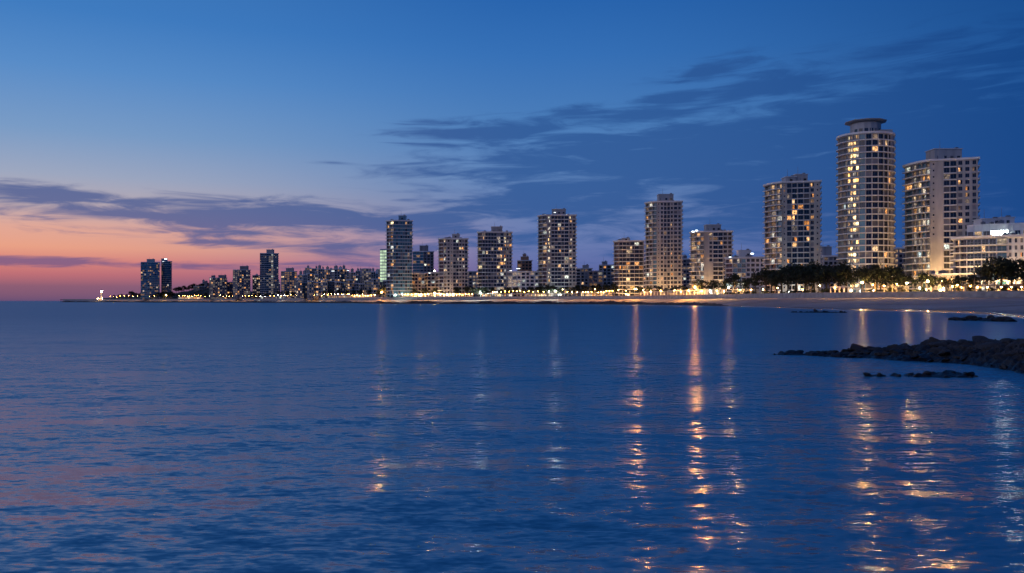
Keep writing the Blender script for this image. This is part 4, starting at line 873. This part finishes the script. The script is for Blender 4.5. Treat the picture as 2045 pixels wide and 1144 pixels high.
def kiosk(px0, px1, off, h, label, pal='shop', wall='stucco_w', nb=None):
    Ya, Yb = interp(PROM, px0) + off, interp(PROM, px1) + off; a, b = Vector((X(px0, Ya), Ya)), Vector((X(px1, Yb), Yb)); c = (a + b) / 2; d = (b - a); L = d.length; rz = math.atan2(d.y, d.x)
    r = empty('kiosk', (c.x, c.y, GZ), rz); tag(r, label, 'kiosk'); n = nb or max(2, int(L / 3.2)); bw = L / n
    m = MB(); m.box(-L / 2, L / 2, .3, 4.2, 0, h)
    for i in range(n + 1): m.box(-L / 2 + bw * i - .18, -L / 2 + bw * i + .18, 0, .299, 0, h)
    m.build('wall', MAT[wall], r); m = MB(); m.box(-L / 2 - .8, L / 2 + .8, -1.6, 4.6, h + .003, h + .28); m.build('roof', MAT['slab'], r)
    for i in range(n): link('window', window_mesh(bw * .82, h - .7, pick(pal, 'grey'), 'frame', 3), r, (-L / 2 + bw * (i + .5), .20, .25))
kiosk(1888, 1928, 22, 3.4, 'warm glowing terrace restaurant under the low white block'); kiosk(1935, 1990, 24, 3.2, 'lit ground-floor shop row right of the terrace restaurant'); kiosk(2000, 2060, 24, 3.2, 'lit shop row at the right edge behind the trees')
kiosk(1292, 1372, 34, 4.6, 'long low pavilion at the foot of the slim pale tower', 'some', 'stucco'); kiosk(1462, 1500, 18, 3.0, 'small lit kiosk among trees below the low pale block', 'some'); kiosk(1770, 1806, 16, 3.0, 'white lit kiosk left of the right slab tower', 'cold')
kiosk(1160, 1215, 18, 3.2, 'lit beach cafe behind the trees right of the stair-lit tower'); kiosk(960, 1000, 16, 3.0, 'lit cafe below the dark glassy tower'); kiosk(1060, 1100, 18, 3.0, 'lit cafe left of the brightest white lamp')
kiosk(850, 900, 14, 3.4, 'white lit cafe below the cream pair of blocks', 'cold'); kiosk(655, 740, 14, 3.0, 'long lit shop row before the crowded far quarter'); kiosk(356, 402, 12, 3.4, 'long warm lit restaurant on the far shore right of the twin towers'); kiosk(520, 575, 12, 3.2, 'lit shop row at the foot of the tallest far tower', 'cold')

# low lamps added at the tower feet to warm the facade bases
UPLIGHT = {'W': globe(.3, lamp_mat('uplight_bright', (1, .58, .22), 3600)), 'w': globe(.3, lamp_mat('uplight_warm', (1, .60, .24), 900)), 'o': globe(.3, lamp_mat('uplight_sodium', (1, .5, .15), 900)), 'c': globe(.3, lamp_mat('uplight_cool', (.85, 1, .95), 800))}
for px, Y, t, lab in [(1850, 394, 'W', 'added low lamp at the wall corner of the right slab tower'), (1868, 392, 'W', 'added low lamp at the blank wall of the right slab tower'), (1884, 366, 'W', 'added low lamp before the podium'), (1612, 458, 'w', 'added low lamp behind the trees at the beige tower'), (1575, 458, 'c', 'added white low lamp at the left foot of the beige tower'), (1745, 404, 'o', 'added low lamp behind trees at the round tower foot'), (1700, 405, 'c', 'added white low lamp at the left foot of the round tower'),
                      (1320, 606, 'W', 'added low lamp at the slim pale tower foot'), (1345, 608, 'w', 'second added lamp at the slim pale tower foot'), (1415, 578, 'W', 'added low lamp at the medium beige tower foot'), (1440, 578, 'w', 'second added lamp at the medium beige tower foot'), (1250, 636, 'W', 'added low lamp at the foot of the block with the roof lamp'), (1120, 676, 'c', 'added white low lamp behind trees at the stair-lit tower'),
                      (988, 700, 'c', 'added white low lamp at the dark glassy tower foot'), (905, 708, 'w', 'added low lamp at the plain beige tower foot'), (840, 732, 'W', 'added low lamp at the cream pair of blocks'), (790, 722, 'c', 'added white low lamp at the glass tower foot'), (1940, 360, 'W', 'low lamp under the balconies of the white block'), (1975, 360, 'c', 'white low lamp under the balconies of the white block'), (2015, 360, 'W', 'added low lamp at the right part of the white block')]:
    r = empty('facade_fill_lamp', (X(px, Y), Y, GZ)); tag(r, lab, 'lamp'); m = MB(); m.lathe([(.2, 0), (.2, .2), (.07, .35), (.06, 1.5), (.2, 1.6), (.22, 1.7), (.01, 1.71)], 8); m.build('pole', MAT['pole'], r, smooth=True); link('lamp_globe', UPLIGHT[t], r, (0, 0, 2.0))

# ------------------------------------------------------------------ lighthouse on the point
def lighthouse():
    Y = interp(PROM, 203) + 4; h = Z(578, Y) - GZ; r = empty('lighthouse', (X(203, Y), Y, GZ)); tag(r, 'small white floodlit lighthouse at the tip of the far point', 'lighthouse')
    m = MB(); m.lathe([(2.6, 0), (2.5, .6), (1.9, .8), (1.35, h * .62), (1.9, h * .64), (1.9, h * .70), (1.1, h * .70)], 16); m.build('tower', MAT['slab'], r, smooth=True)
    m = MB(); m.lathe([(1.0, h * .70), (1.0, h * .86)], 12); m.build('lantern', lamp_mat('lantern_light', (1, .88, .8), 60), r); m = MB(); m.lathe([(1.35, h * .86), (1.2, h * .9), (.3, h * .98), (.05, h * 1.06)], 12); m.build('dome', MAT['metal'], r)
    m = MB(); m.box(-9, -2.7, -2, 2, 0, 2.6); m.build('keeper_house', MAT['stucco_w'], r)
    for dx in (-5.0, 4.2): 
        lr = empty('ground_floodlight', (X(203, Y) + dx, Y - 5.5, GZ)); tag(lr, 'small floodlight on the %s side of the lighthouse' % ('left' if dx < 0 else 'right'), 'floodlight'); m = MB(); m.box(-.3, .3, -.2, .2, 0, .5); m.build('housing', MAT['metal'], lr)
        link('lamp_globe', UPLIGHT['w'], lr, (0, .1, .9))
lighthouse()

# ------------------------------------------------------------------ parked cars
def car_proto():
    r = empty('parked_car', (0, 0, 0)); m = MB()
    m.prism([(-2.1, -.85), (2.1, -.85), (2.15, 0), (2.1, .85), (-2.1, .85), (-2.2, 0)], .35, .82); body = m.build('body', CARP[0], r)
    m = MB(); v = [(-1.7, -.78, .823), (1.15, -.78, .823), (1.15, .78, .823), (-1.7, .78, .823), (-1.25, -.62, 1.42), (.45, -.62, 1.42), (.45, .62, 1.42), (-1.25, .62, 1.42)]
    m.v = v; m.f = [(4, 5, 6, 7), (0, 1, 5, 4), (1, 2, 6, 5), (2, 3, 7, 6), (3, 0, 4, 7)]; m.m = [1, 0, 0, 0, 0]; m.build('cabin', [MAT['dark'], CARP[0]], r)
    wm = MB()
    pts = [(.31 * math.cos(6.283 * k / 12), .31 * math.sin(6.283 * k / 12)) for k in range(12)]
    i = len(wm.v); wm.v += [(p_[0], -.1, p_[1]) for p_ in pts] + [(p_[0], .1, p_[1]) for p_ in pts]
    wm.f += [tuple(range(12)), tuple(range(23, 11, -1))] + [(k, (k + 1) % 12, 12 + (k + 1) % 12, 12 + k) for k in range(12)]; wm.m += [0] * 14; wme = wm.mesh('wheel', ASPH)
    for x in (-1.35, 1.35):
        for y in (-.82, .82): link('wheel', wme, r, (x, y, .32))
    return r
CARP = [surf('car_paint_white', (.62, .62, .62), (.7, .7, .7), .3, 1, spec=.6), surf('car_paint_silver', (.3, .31, .32), (.36, .36, .37), .3, 1), surf('car_paint_red', (.25, .02, .02), (.3, .03, .03), .3, 1)]
cp = car_proto()
CARS = [(1836, 0, 'white parked car by the road at the left foot of the right slab tower'), (1850, 1, 'silver car parked beside the white one before the right slab tower'), (1735, 0, 'white car parked behind the tall warm lamp by the round tower'),
        (1758, 1, 'silver car parked below the right half of the round tower'), (1992, 0, 'white car parked behind palms before the white block'), (2012, 2, 'red car parked before the low white block'), (2030, 0, 'last white car at the right edge'),
        (1600, 1, 'silver car parked under the dark clump of trees'), (1490, 0, 'white car parked below the low pale block')]
for i, (px, k, lab) in enumerate(CARS):
    o = cp if i == 0 else copy_tree(cp); Y = interp(PROM, px) + 9; o.location = (X(px, Y), Y, GZ); o.rotation_euler[2] = -math.atan(K(px)) * .4; tag(o, lab, 'car', 'cars parked along the promenade')
    if k:
        for ch in o.children:
            if ch.name.split('.')[0] in ('body', 'cabin'):
                ch.data = ch.data.copy(); idx = 0 if ch.name.startswith('body') else 1; ch.data.materials[idx] = CARP[k]
